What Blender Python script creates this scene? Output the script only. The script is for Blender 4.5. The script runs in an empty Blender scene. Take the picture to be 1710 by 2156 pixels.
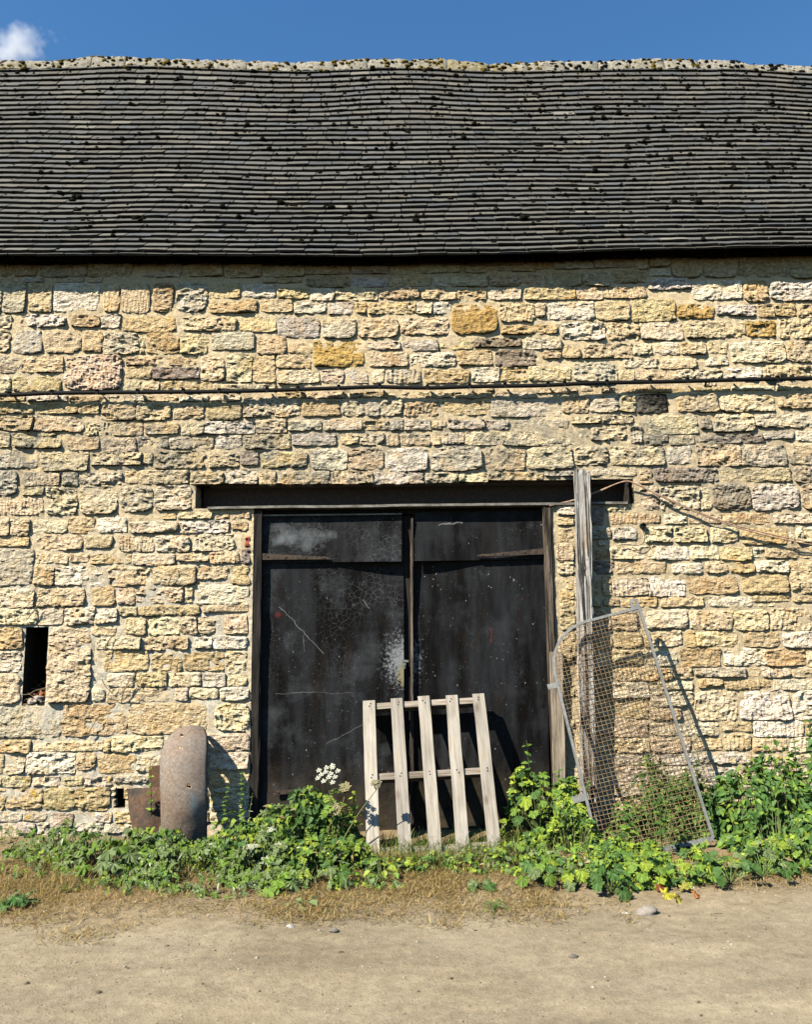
import bpy, math, random, re
import numpy as np
from mathutils import Vector, Matrix

# ---------------------------------------------------------------- camera / light
SC = bpy.context.scene
COL = SC.collection
F_PX, CX, CY = 1750.0, 855.0, 1078.0          # focal length and centre in 1710 x 2156 picture units
CAM = np.array([0.0, -7.0, 1.6])
PITCH, ROLL = math.radians(8.5), math.radians(0.65)
_f = np.array([0, math.cos(PITCH), math.sin(PITCH)])
_r0 = np.array([1.0, 0, 0]); _u0 = np.array([0, -math.sin(PITCH), math.cos(PITCH)])
_r = math.cos(ROLL) * _r0 - math.sin(ROLL) * _u0
_u = math.cos(ROLL) * _u0 + math.sin(ROLL) * _r0
camd = bpy.data.cameras.new('camera'); cam = bpy.data.objects.new('camera', camd); COL.objects.link(cam)
cam.matrix_world = Matrix(((_r[0], _u[0], -_f[0], CAM[0]), (_r[1], _u[1], -_f[1], CAM[1]), (_r[2], _u[2], -_f[2], CAM[2]), (0, 0, 0, 1)))
camd.sensor_fit = 'HORIZONTAL'; camd.sensor_width = 36; camd.lens = 36 * F_PX / 1710
camd.clip_end = 5000; camd.clip_start = 0.05
camd.dof.use_dof = True; camd.dof.focus_distance = 6.9; camd.dof.aperture_fstop = 36.8 / 1000 / 0.012
SC.camera = cam

SUN_DIR = Vector((1.16, 1.0, -1.46)).normalized()     # the way the light travels
w = bpy.data.worlds.new('World'); SC.world = w; w.use_nodes = True
wn = w.node_tree; bg = wn.nodes['Background']
sky = wn.nodes.new('ShaderNodeTexSky'); sky.sky_type = 'NISHITA'; sky.sun_disc = False
sky.sun_elevation = math.asin(-SUN_DIR.z); sky.sun_rotation = math.atan2(-SUN_DIR.x, -SUN_DIR.y)
sky.air_density = 2.0; sky.dust_density = 0.0; sky.ozone_density = 6.0; sky.altitude = 0
hsv = wn.nodes.new('ShaderNodeHueSaturation'); hsv.inputs['Saturation'].default_value = 1.22
wn.links.new(sky.outputs[0], hsv.inputs['Color']); tn = wn.nodes.new('ShaderNodeMix'); tn.data_type = 'RGBA'; tn.blend_type = 'MULTIPLY'; tn.inputs[0].default_value = 1.0; tn.inputs[7].default_value = (.92, .97, 1.12, 1)
wn.links.new(hsv.outputs[0], tn.inputs[6]); wn.links.new(tn.outputs[2], bg.inputs[0]); bg.inputs[1].default_value = 0.058
sl = bpy.data.lights.new('sun', 'SUN'); sl.energy = 5.0; sl.angle = math.radians(0.5); sl.color = (1.0, 0.94, 0.83)
so = bpy.data.objects.new('sun', sl); COL.objects.link(so)
so.rotation_euler = SUN_DIR.to_track_quat('-Z', 'Y').to_euler(); so.location = (-8, -8, 12)
SC.view_settings.view_transform = 'Standard'; SC.view_settings.look = 'None'
SC.view_settings.exposure = 1.05; SC.view_settings.gamma = 1.0; SC.view_settings.use_curve_mapping = False
SC.cycles.volume_bounces = 2; SC.cycles.max_bounces = 6; SC.cycles.diffuse_bounces = 0

# ---------------------------------------------------------------- helpers
def P(px, py, Y):
    """picture units -> the point of that ray on the vertical plane y = Y"""
    d = _f + _r * (px - CX) / F_PX - _u * (py - CY) / F_PX
    t = (Y - CAM[1]) / d[1]
    return CAM + d * t
def G(px, py, Z=0.0):
    d = _f + _r * (px - CX) / F_PX - _u * (py - CY) / F_PX
    t = (Z - CAM[2]) / d[2]
    return CAM + d * t
def proj(p):
    v = np.asarray(p) - CAM
    d = v @ _f
    return CX + F_PX * (v @ _r) / d, CY - F_PX * (v @ _u) / d

RNG = np.random.default_rng(7); random.seed(7)

def _hash(i, j, k, seed):
    h = (i.astype(np.int64) * 374761393 + j.astype(np.int64) * 668265263 + k.astype(np.int64) * 2147483647 + seed * 974634777) & 0xffffffff
    h = ((h ^ (h >> 13)) * 1274126177) & 0xffffffff
    h = ((h ^ (h >> 16)) * 2246822519) & 0xffffffff
    return ((h ^ (h >> 15)) & 0xffffff) / float(0xffffff)
def noise(p, seed=0):
    """value noise of (n,3) points, -1..1"""
    p = np.asarray(p, float); i = np.floor(p).astype(np.int64); f = p - i; f = f * f * f * (f * (f * 6 - 15) + 10)
    out = 0
    for a in (0, 1):
        for b in (0, 1):
            for c in (0, 1):
                wgt = (f[:, 0] if a else 1 - f[:, 0]) * (f[:, 1] if b else 1 - f[:, 1]) * (f[:, 2] if c else 1 - f[:, 2])
                out = out + wgt * _hash(i[:, 0] + a, i[:, 1] + b, i[:, 2] + c, seed)
    return out * 2 - 1
def fbm(p, oct=4, seed=0, gain=0.5):
    p = np.asarray(p, float); s = 0; a = 1.0; t = 0
    for o in range(oct):
        s = s + a * noise(p * (2.03 ** o) + 17.3 * o, seed + o); t += a; a *= gain
    return s / t

def mk(name, V, quads=None, tris=None, mat=None, parent=None, tint=None, smooth=False, loc=None):
    V = np.asarray(V, np.float32).reshape(-1, 3)
    if loc is not None: V = V - np.asarray(loc, np.float32)
    me = bpy.data.meshes.new(name)
    q = np.asarray(quads, np.int32).reshape(-1, 4) if quads is not None and len(quads) else np.zeros((0, 4), np.int32)
    t = np.asarray(tris, np.int32).reshape(-1, 3) if tris is not None and len(tris) else np.zeros((0, 3), np.int32)
    me.vertices.add(len(V)); me.vertices.foreach_set('co', V.ravel())
    nl = q.size + t.size
    me.loops.add(nl); me.loops.foreach_set('vertex_index', np.concatenate([q.ravel(), t.ravel()]))
    me.polygons.add(len(q) + len(t))
    me.polygons.foreach_set('loop_start', np.concatenate([np.arange(len(q)) * 4, q.size + np.arange(len(t)) * 3]).astype(np.int32))
    me.polygons.foreach_set('loop_total', np.concatenate([np.full(len(q), 4), np.full(len(t), 3)]).astype(np.int32))
    me.polygons.foreach_set('use_smooth', np.full(len(q) + len(t), bool(smooth)))
    if tint is not None:
        a = me.color_attributes.new('tint', 'FLOAT_COLOR', 'POINT')
        tt = np.ones((len(V), 4), np.float32); tt[:, :3] = tint
        a.data.foreach_set('color', tt.ravel())
    me.update(calc_edges=True); me.validate()
    if mat: me.materials.append(MAT[mat])
    o = bpy.data.objects.new(name, me); COL.objects.link(o)
    if loc is not None: o.location = loc
    if parent is not None:
        o.parent = parent
        o.location = Vector(o.location) - Vector(parent.location) if parent.parent is None and parent.type == 'EMPTY' else Vector(o.location) - wloc(parent)
    return o
def wloc(o):
    v = Vector(o.location)
    while o.parent: o = o.parent; v += Vector(o.location)
    return v
def tag(o, label=None, cat=None, group=None, kind=None):
    for k, v in (('label', label), ('category', cat), ('group', group), ('kind', kind)):
        if v: o[k] = v
    return o
def thing(name, label, cat, loc=(0, 0, 0), group=None):
    o = bpy.data.objects.new(name, None); COL.objects.link(o); o.location = loc; o.empty_display_size = 0.1
    return tag(o, label, cat, group)

class Geo:
    """collects vertices and faces (and tints) of one mesh"""
    def __init__(s): s.V = []; s.Q = []; s.T = []; s.C = []; s.n = 0
    def add(s, V, quads=None, tris=None, tint=None):
        V = np.asarray(V, float).reshape(-1, 3)
        if quads is not None and len(quads): s.Q.append(np.asarray(quads) + s.n)
        if tris is not None and len(tris): s.T.append(np.asarray(tris) + s.n)
        s.V.append(V); s.C.append(np.broadcast_to(np.asarray(tint if tint is not None else (1, 1, 1), float), V.shape)); s.n += len(V)
        return s
    def box(s, c, size, R=None, tint=None):
        h = np.asarray(size, float) / 2
        v = np.array([[x, y, z] for x in (-1, 1) for y in (-1, 1) for z in (-1, 1)], float) * h
        if R is not None: v = v @ np.asarray(R).T
        return s.add(v + np.asarray(c, float), [[0, 1, 3, 2], [4, 6, 7, 5], [0, 4, 5, 1], [2, 3, 7, 6], [0, 2, 6, 4], [1, 5, 7, 3]], tint=tint)
    def tube(s, pts, rad, n=6, tint=None, cap=True):
        pts = np.asarray(pts, float); m = len(pts); rad = np.broadcast_to(np.asarray(rad, float), (m,))
        tan = np.gradient(pts, axis=0); tan /= np.linalg.norm(tan, axis=1)[:, None] + 1e-9
        ref = np.array([0, 0, 1.0]) if abs(tan[:, 2]).mean() < 0.8 else np.array([0, 1.0, 0])
        a = np.cross(tan, ref); a /= np.linalg.norm(a, axis=1)[:, None] + 1e-9; b = np.cross(tan, a)
        th = np.linspace(0, 2 * np.pi, n, endpoint=False)
        V = pts[:, None] + rad[:, None, None] * (a[:, None] * np.cos(th)[None, :, None] + b[:, None] * np.sin(th)[None, :, None])
        q = []
        for i in range(m - 1):
            for k in range(n):
                q.append([i * n + k, i * n + (k + 1) % n, (i + 1) * n + (k + 1) % n, (i + 1) * n + k])
        t = []
        if cap:
            for k in range(1, n - 1): t.append([0, k + 1, k]); e = (m - 1) * n; t.append([e, e + k, e + k + 1])
        return s.add(V.reshape(-1, 3), q, t, tint)
    def build(s, name, mat, parent=None, smooth=False, tint=True, loc=None):
        return mk(name, np.concatenate(s.V), np.concatenate(s.Q) if s.Q else None, np.concatenate(s.T) if s.T else None, mat, parent,
                  np.concatenate(s.C) if tint else None, smooth, loc)
def grid_quads(nu, nv):
    i = np.arange(nu - 1)[:, None] * nv + np.arange(nv - 1)[None, :]; i = i.ravel()
    return np.stack([i, i + nv, i + nv + 1, i + 1], 1)
def sstep(a, b, x):
    t = np.clip((np.asarray(x, float) - a) / (b - a), 0, 1); return t * t * (3 - 2 * t)

# ---------------------------------------------------------------- materials
MAT = {}
class NT:
    def __init__(s, name):
        m = bpy.data.materials.new(name); m.use_nodes = True; MAT[name] = m
        s.m = m; s.t = m.node_tree; s.b = s.t.nodes['Principled BSDF']; s.b.inputs['Specular IOR Level'].default_value = 0.3
        s.out = s.t.nodes['Material Output']
    def n(s, typ, ins=None, **at):
        nd = s.t.nodes.new('ShaderNode' + typ)
        for k, v in at.items(): setattr(nd, k, v)
        for k, v in (ins or {}).items():
            if hasattr(v, 'is_linked'): s.t.links.new(v, nd.inputs[k])
            else: nd.inputs[k].default_value = v
        return nd
    def pos(s): return s.n('NewGeometry').outputs['Position']
    def obj(s): return s.n('TexCoord').outputs['Object']
    def mapping(s, v, scale=(1, 1, 1), loc=(0, 0, 0), rot=(0, 0, 0)):
        return s.n('Mapping', {0: v, 'Location': loc, 'Rotation': rot, 'Scale': scale}).outputs[0]
    def noise(s, v, scale, detail=5, rough=0.55, dist=0.0):
        return s.n('TexNoise', {'Vector': v, 'Scale': scale, 'Detail': detail, 'Roughness': rough, 'Distortion': dist}).outputs[0]
    def voro(s, v, scale, feature='F1', rnd=1.0):
        return s.n('TexVoronoi', {'Vector': v, 'Scale': scale, 'Randomness': rnd}, feature=feature).outputs['Distance']
    def mr(s, v, a, b, c=0.0, d=1.0):
        return s.n('MapRange', {0: v, 1: a, 2: b, 3: c, 4: d}, clamp=True).outputs[0]
    def math(s, op, a, b=0.0): return s.n('Math', {0: a, 1: b}, operation=op).outputs[0]
    def mix(s, f, a, b, bt='MIX'):
        nd = s.n('Mix', data_type='RGBA', blend_type=bt)
        for k, v in ((0, f), (6, a), (7, b)):
            if hasattr(v, 'is_linked'): s.t.links.new(v, nd.inputs[k])
            else: nd.inputs[k].default_value = v if k == 0 else (v if len(v) == 4 else (*v, 1))
        return nd.outputs[2]
    def scale(s, col, f):
        g = s.n('CombineColor', {0: f, 1: f, 2: f}).outputs[0]
        return s.mix(1.0, col, g, 'MULTIPLY')
    def tint(s): return s.n('Attribute', attribute_name='tint').outputs['Color']
    def xyz(s, v): return s.n('SeparateXYZ', {0: v}).outputs
    def bump(s, h, strength=0.5, dist=0.01, prev=None):
        ins = {'Height': h, 'Strength': strength, 'Distance': dist}
        if prev is not None: ins['Normal'] = prev
        return s.n('Bump', ins).outputs[0]
    def seg(s, x, z, a, b, w):
        """1 on the line from a to b (x, z), w wide"""
        ax, az = a; bx, bz = b; L2 = (bx - ax) ** 2 + (bz - az) ** 2
        dx = s.math('SUBTRACT', x, ax); dz = s.math('SUBTRACT', z, az)
        t = s.math('ADD', s.math('MULTIPLY', dx, (bx - ax) / L2), s.math('MULTIPLY', dz, (bz - az) / L2))
        t = s.n('Clamp', {0: t}).outputs[0]
        ex = s.math('SUBTRACT', dx, s.math('MULTIPLY', t, bx - ax)); ez = s.math('SUBTRACT', dz, s.math('MULTIPLY', t, bz - az))
        d = s.math('SQRT', s.math('ADD', s.math('MULTIPLY', ex, ex), s.math('MULTIPLY', ez, ez)))
        return s.mr(d, w * 0.4, w, 1, 0)
    def blob(s, x, z, c, rx, rz):
        dx = s.math('MULTIPLY', s.math('SUBTRACT', x, c[0]), 1 / rx); dz = s.math('MULTIPLY', s.math('SUBTRACT', z, c[1]), 1 / rz)
        return s.math('SQRT', s.math('ADD', s.math('MULTIPLY', dx, dx), s.math('MULTIPLY', dz, dz)))
    def fin(s, col, rough=0.9, normal=None, spec=None, metal=None):
        for k, v in (('Base Color', col), ('Roughness', rough), ('Normal', normal), ('Specular IOR Level', spec), ('Metallic', metal)):
            if v is None: continue
            if hasattr(v, 'is_linked'): s.t.links.new(v, s.b.inputs[k])
            else: s.b.inputs[k].default_value = v if not isinstance(v, tuple) else (*v, 1)
        return s

def mat_stone():
    m = NT('stone'); p = m.pos(); x, y, z = m.xyz(p)
    c = m.tint()
    a = m.noise(p, 7, 6, .6); b = m.noise(p, 34, 8, .68); d = m.noise(p, 120, 4, .6)
    c = m.scale(c, m.mr(b, .3, .72, .58, 1.42))
    c = m.mix(m.mr(a, .5, .72, 0, .65), c, m.mix(1.0, c, (1.0, .80, .48), 'MULTIPLY'))
    pale = m.noise(m.mapping(p, loc=(5, 2, 9)), 11, 7, .65)
    c = m.mix(m.mr(pale, .56, .70, 0, .7), c, m.mix(1.0, m.scale(c, 1.3), (1.0, 1.04, 1.18), 'MULTIPLY'))
    g = m.noise(m.mapping(p, loc=(1, 7, 3)), 16, 8, .7)
    c = m.mix(m.mr(g, .60, .70, 0, .75), c, (.13, .115, .09))
    br = m.noise(m.mapping(p, (1, 1, 1.6), (4, 4, 2)), 4.5, 7, .68)
    c = m.mix(m.mr(br, .53, .68, 0, .62), c, m.mix(1.0, c, (.56, .44, .30), 'MULTIPLY'))
    # grey lichen crust in the courses over the lintel and in the middle of the wall
    zone = m.math('MULTIPLY', m.mr(z, 2.55, 2.95, 0, 1), m.mr(z, 3.35, 3.9, 1, 0))
    gz = m.math('MULTIPLY', zone, m.mr(m.noise(p, 3.2, 6, .7), .42, .60, 0, .85))
    c = m.mix(gz, c, m.mix(m.mr(b, .35, .65), (.15, .135, .10), (.42, .38, .29)))
    wl = m.voro(m.mapping(p, loc=(3, 3, 3)), 17); wm = m.noise(p, 2.2, 3, .6)
    wn_ = m.math('MULTIPLY', m.mr(wl, .12, .2, 1, 0), m.mr(wm, .52, .6, 0, 1))
    c = m.mix(m.math('MULTIPLY', wn_, .7), c, (.78, .76, .68))
    # yellow lichen low on the left
    yl = m.math('MULTIPLY', m.mr(m.noise(m.mapping(p, loc=(8, 1, 1)), 13, 5, .6), .60, .66), m.mr(z, .5, 1.1, .8, 0))
    c = m.mix(yl, c, (.50, .32, .03))
    ch = m.voro(m.mapping(p, (1, 1, 1.5), (2, 6, 1)), 46); h = m.math('ADD', m.math('ADD', b, m.math('MULTIPLY', d, .4)), m.math('MULTIPLY', ch, .35))
    m.fin(c, .95, m.bump(h, 1.0, .02), .12)
mat_stone()
def mat_mortar():
    m = NT('mortar'); p = m.pos(); x, y, z = m.xyz(p)
    a = m.noise(p, 2.0, 5, .6); b = m.noise(p, 60, 7, .7)
    c = m.mix(m.mr(a, .38, .62), (.60, .46, .27), (.56, .45, .285))
    lime = m.math('MULTIPLY', m.mr(x, -1.6, -.9, 1, 0), m.mr(z, 2.0, 2.7, 1, 0))
    c = m.mix(m.math('MULTIPLY', lime, m.mr(m.noise(p, 5, 5, .6), .4, .55, .2, 1)), c, (.52, .465, .36))
    grey = m.math('MULTIPLY', m.mr(x, .4, 1.2, 0, 1), m.mr(z, 2.9, 3.3, 1, 0))
    c = m.mix(m.math('MULTIPLY', grey, .5), c, (.41, .33, .21))
    zone = m.math('MULTIPLY', m.mr(z, 2.55, 2.95, 0, 1), m.mr(z, 3.3, 3.8, 1, 0))
    c = m.mix(m.math('MULTIPLY', zone, m.mr(m.noise(p, 4, 6, .7), .42, .6, 0, .8)), c, (.25, .22, .17))
    c = m.scale(c, m.mr(b, .3, .7, .72, 1.2))
    m.fin(c, .97, m.bump(b, .8, .01), .1)
mat_mortar()
def mat_tile():
    m = NT('tile'); p = m.pos(); c = m.tint()
    b = m.noise(p, 26, 7, .7); a = m.noise(p, 4, 5, .6)
    c = m.scale(c, m.mr(b, .3, .7, .72, 1.25))
    c = m.mix(m.mr(a, .5, .7, 0, .35), c, (.13, .12, .095))
    l = m.noise(m.mapping(p, loc=(3, 9, 1)), 42, 6, .6)
    c = m.mix(m.mr(l, .66, .74, 0, .8), c, (.36, .34, .28))
    c = m.mix(m.mr(m.noise(m.mapping(p, loc=(7, 3, 1)), 55, 4, .6), .66, .70, 0, .9), c, (.02, .02, .015))
    m.fin(c, .9, m.bump(b, .5, .006), .25)
mat_tile()
def mat_ridge():
    m = NT('ridge'); p = m.pos(); b = m.noise(p, 22, 8, .7)
    c = m.mix(m.mr(b, .35, .65), (.17, .15, .11), (.36, .33, .265))
    c = m.mix(m.mr(m.noise(p, 12, 7, .7), .56, .66), c, (.05, .045, .035))
    yl = m.math('MULTIPLY', m.mr(m.noise(m.mapping(p, loc=(2, 5, 1)), 1.3, 3, .6), .55, .62), m.mr(m.noise(p, 30, 5, .7), .40, .52))
    c = m.mix(m.math('MULTIPLY', yl, .6), c, (.18, .13, .02))
    m.fin(c, .95, m.bump(b, .9, .02), .1)
mat_ridge()
def mat_moss():
    m = NT('moss'); p = m.pos(); b = m.noise(p, 60, 5, .7)
    m.fin(m.mix(m.mr(b, .35, .7), (.004, .004, .003), (.018, .017, .010)), 1.0, m.bump(b, 1, .02), .05)
    m = NT('yellow_moss'); p = m.pos(); b = m.noise(p, 70, 5, .7)
    m.fin(m.mix(m.mr(b, .4, .62), (.035, .024, .006), (.23, .165, .02)), 1.0, m.bump(b, 1, .02), .05)
mat_moss()

def wood(name, light, dark, along='Z', grain=60, stretch=.06, contrast=(.38, .62), rough=.85, bs=.4, tinted=False):
    m = NT(name); o = m.obj()
    sc = {'X': (stretch, 1, 1), 'Y': (1, stretch, 1), 'Z': (1, 1, stretch)}[along]
    rnd = m.n('ObjectInfo').outputs['Random']
    off = m.n('CombineXYZ', {0: m.math('MULTIPLY', rnd, 37.0), 1: m.math('MULTIPLY', rnd, 11.0), 2: rnd}).outputs[0]
    v = m.n('VectorMath', {0: o, 1: off}, operation='ADD').outputs[0]
    g = m.noise(m.mapping(v, sc), grain, 6, .62, .3)
    big = m.noise(m.mapping(v, tuple(1 if q == 1 else .35 for q in sc)), 7, 5, .6)
    c = m.mix(m.mr(g, *contrast), dark, light)
    c = m.scale(c, m.mr(big, .3, .7, .70, 1.18)); c = m.scale(c, m.mr(rnd, 0, 1, .82, 1.15))
    c = m.mix(m.mr(big, .58, .72, 0, .5), c, m.mix(1.0, c, (.85, .68, .48), 'MULTIPLY'))
    if name == 'pallet_wood':
        kn = m.n('TexVoronoi', {'Vector': m.mapping(v, (1, 1, .42)), 'Scale': 5.5}).outputs['Distance']
        c = m.mix(m.mr(kn, .05, .13, .85, 0), c, (.12, .085, .055))
        c = m.mix(m.mr(m.noise(m.mapping(v, (1, 1, .2), (3, 3, 3)), 14, 5, .65), .56, .70, 0, .6), c, (.16, .125, .09))
    if tinted: c = m.mix(1.0, c, m.tint(), 'MULTIPLY')
    m.fin(c, rough, m.bump(g, bs, .006), .2)
    return m
wood('pallet_wood', (.36, .325, .27), (.20, .165, .125), 'Z', 55, .05, (.25, .6), bs=.3)
wood('bearer_wood', (.36, .31, .25), (.15, .115, .08), 'X', 55, .05)
def mat_post():
    m = NT('post_wood'); o = m.obj(); x, y, z = m.xyz(o)
    g = m.noise(m.mapping(o, (1, 1, .04)), 60, 6, .65, .4); k = m.noise(m.mapping(o, (1, 1, .022), (3, 1, 2)), 34, 5, .6, .6); big = m.noise(m.mapping(o, (1, 1, .4)), 9, 5, .6)
    c = m.mix(m.mr(g, .34, .6), (.17, .145, .115), (.50, .475, .43))
    c = m.mix(m.mr(big, .5, .68, 0, .8), c, m.mix(1.0, c, (.62, .47, .33), 'MULTIPLY'))
    ck = m.mr(k, .53, .585); c = m.mix(m.math('MULTIPLY', ck, .93), c, (.018, .013, .01))
    m.fin(c, .85, m.bump(m.math('SUBTRACT', g, m.math('MULTIPLY', ck, 1.2)), 1.0, .012), .2)
mat_post()
wood('frame_wood', (.20, .155, .115), (.018, .014, .01), 'Z', 45, .04, (.42, .66), bs=.8)
wood('plank_wood', (.33, .27, .20), (.10, .075, .052), 'Z', 60, .05, (.3, .6), bs=.6)
wood('charred_wood', (.045, .037, .03), (.008, .007, .006), 'Z', 45, .05, (.4, .75), bs=.8)
wood('stick_wood', (.30, .16, .08), (.08, .04, .02), 'Z', 50, .05, bs=.6)

def mat_door(name, left):
    m = NT(name); p = m.pos(); x, y, z = m.xyz(p)
    st = m.noise(m.mapping(p, (1, 1, .16)), 6, 7, .65); cl = m.noise(p, 3.2, 7, .66)
    c = m.mix(m.mr(st, .40, .68), (.003, .0026, .0024), (.021, .022, .024))
    c = m.mix(m.mr(cl, .50, .72, 0, .6 if left else .3), c, (.060, .063, .067))
    br = m.noise(m.mapping(p, (1, 1, .3), (4, 0, 2)), 5, 6, .6)
    c = m.mix(m.mr(br, .56, .70, 0, .75), c, (.012, .008, .005))
    # crazed paint
    dn = m.n('TexNoise', {'Vector': p, 'Scale': 14, 'Detail': 3})
    wv = m.n('VectorMath', {0: m.n('VectorMath', {0: dn.outputs['Color'], 3: .05}, operation='SCALE').outputs[0], 1: p}, operation='ADD').outputs[0]
    cr = m.mr(m.voro(wv, 21, 'DISTANCE_TO_EDGE'), .008, .05, 1, 0)
    cm = m.mr(m.noise(m.mapping(p, loc=(9, 4, 2)), 2.6, 5, .7), .42 if left else .56, .60 if left else .68)
    up = m.mr(z, 1.1, 1.9, .15, 1)
    c = m.mix(m.math('MULTIPLY', m.math('MULTIPLY', cr, cm), m.math('MULTIPLY', up, .30)), c, (.17, .175, .175))
    # chips and splashes
    sp = m.voro(m.mapping(wv, (1, 1, .7), (2, 2, 2)), 26); sm = m.noise(m.mapping(p, loc=(1, 1, 6)), 5, 6, .7)
    c = m.mix(m.math('MULTIPLY', m.mr(sp, .10, .15, 1, 0), m.mr(sm, .55, .62)), c, (.22, .22, .21))
    fl = m.noise(m.mapping(p, loc=(3, 8, 1)), 48, 4, .6)
    c = m.mix(m.mr(fl, .69, .74, 0, .7), c, (.24, .24, .235))
    hz = P(628, 1130, .05); hb = m.math('ADD', m.mr(m.blob(x, z, (hz[0], hz[2]), .42, .17), .1, 1.2, .22, -.25), m.noise(p, 7, 6, .65))
    c = m.mix(m.mr(hb, .5, .78, 0, .8), c, (.14, .15, .155))
    # bare patch round the lock
    lk = P(852, 1395, .05)
    bl = m.blob(x, z, (lk[0] - .02, lk[2] + .02), .27, .40)
    pn = m.noise(p, 38, 6, .75); pm = m.math('ADD', m.mr(bl, .1, 1.3, .27, -.22), pn)
    c = m.mix(m.mr(pm, .58, .74, 0, .75), c, (.26, .27, .27))
    c = m.mix(m.mr(m.math('ADD', m.mr(m.blob(x, z, (lk[0] + .01, lk[2] - .1), .13, .2), .3, 1.1, .3, -.3), pn), .6, .7, 0, .85), c, (.22, .19, .10))
    # rust
    rs = m.noise(m.mapping(p, (1, 1, .5), (6, 6, 6)), 16, 5, .7)
    c = m.mix(m.mr(rs, .70, .74, 0, .8), c, (.20, .035, .012))
    low = m.mr(z, .12, .62, 1, 0)
    c = m.mix(m.math('MULTIPLY', low, m.mr(m.noise(p, 9, 6, .7), .35, .6, .1, .7)), c, (.075, .055, .03))
    wob = m.noise(m.mapping(p, loc=(2, 4, 7)), 9, 4, .6); x = m.math('ADD', x, m.math('MULTIPLY', m.math('SUBTRACT', wob, .5), .06)); z = m.math('ADD', z, m.math('MULTIPLY', m.math('SUBTRACT', m.noise(p, 12, 4, .6), .5), .05))
    if left:
        def xz(a, b): q = P(a, b, .05); return (q[0], q[2])
        for a, b, wd, s_ in (((586, 1276), (683, 1376), .0042, .22), ((640, 1335), (640, 1372), .003, .15), ((578, 1460), (660, 1457), .0036, .16), ((660, 1457), (745, 1460), .003, .10),
                             ((688, 1565), (765, 1525), .004, .14), ((765, 1262), (778, 1282), .005, .2)):
            c = m.mix(m.math('MULTIPLY', m.seg(x, z, xz(*a), xz(*b), wd), s_), c, (.52, .52, .50))
        rp = xz(584, 1294)
        c = m.mix(m.mr(m.blob(x, z, rp, .035, .035), .1, 1, .6, 0), c, (.16, .02, .012))
    else:
        def xz(a, b): q = P(a, b, .05); return (q[0], q[2])
        for a, b, wd, s_ in (((924, 1105), (972, 1100), .007, .22), ((1033, 1305), (1034, 1345), .01, .0)):
            c = m.mix(m.math('MULTIPLY', m.seg(x, z, xz(*a), xz(*b), wd), s_), c, (.55, .55, .53))
        c = m.mix(m.math('MULTIPLY', m.seg(x, z, xz(1035, 1325), xz(1036, 1352), .007), .4), c, (.22, .035, .015))
    m.fin(c, m.mr(st, .3, .7, .5, .8), m.bump(m.math('ADD', fl, m.math('MULTIPLY', cr, -.5)), .25, .004), .08)
mat_door('door_paint_left', True); mat_door('door_paint_right', False)

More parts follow.
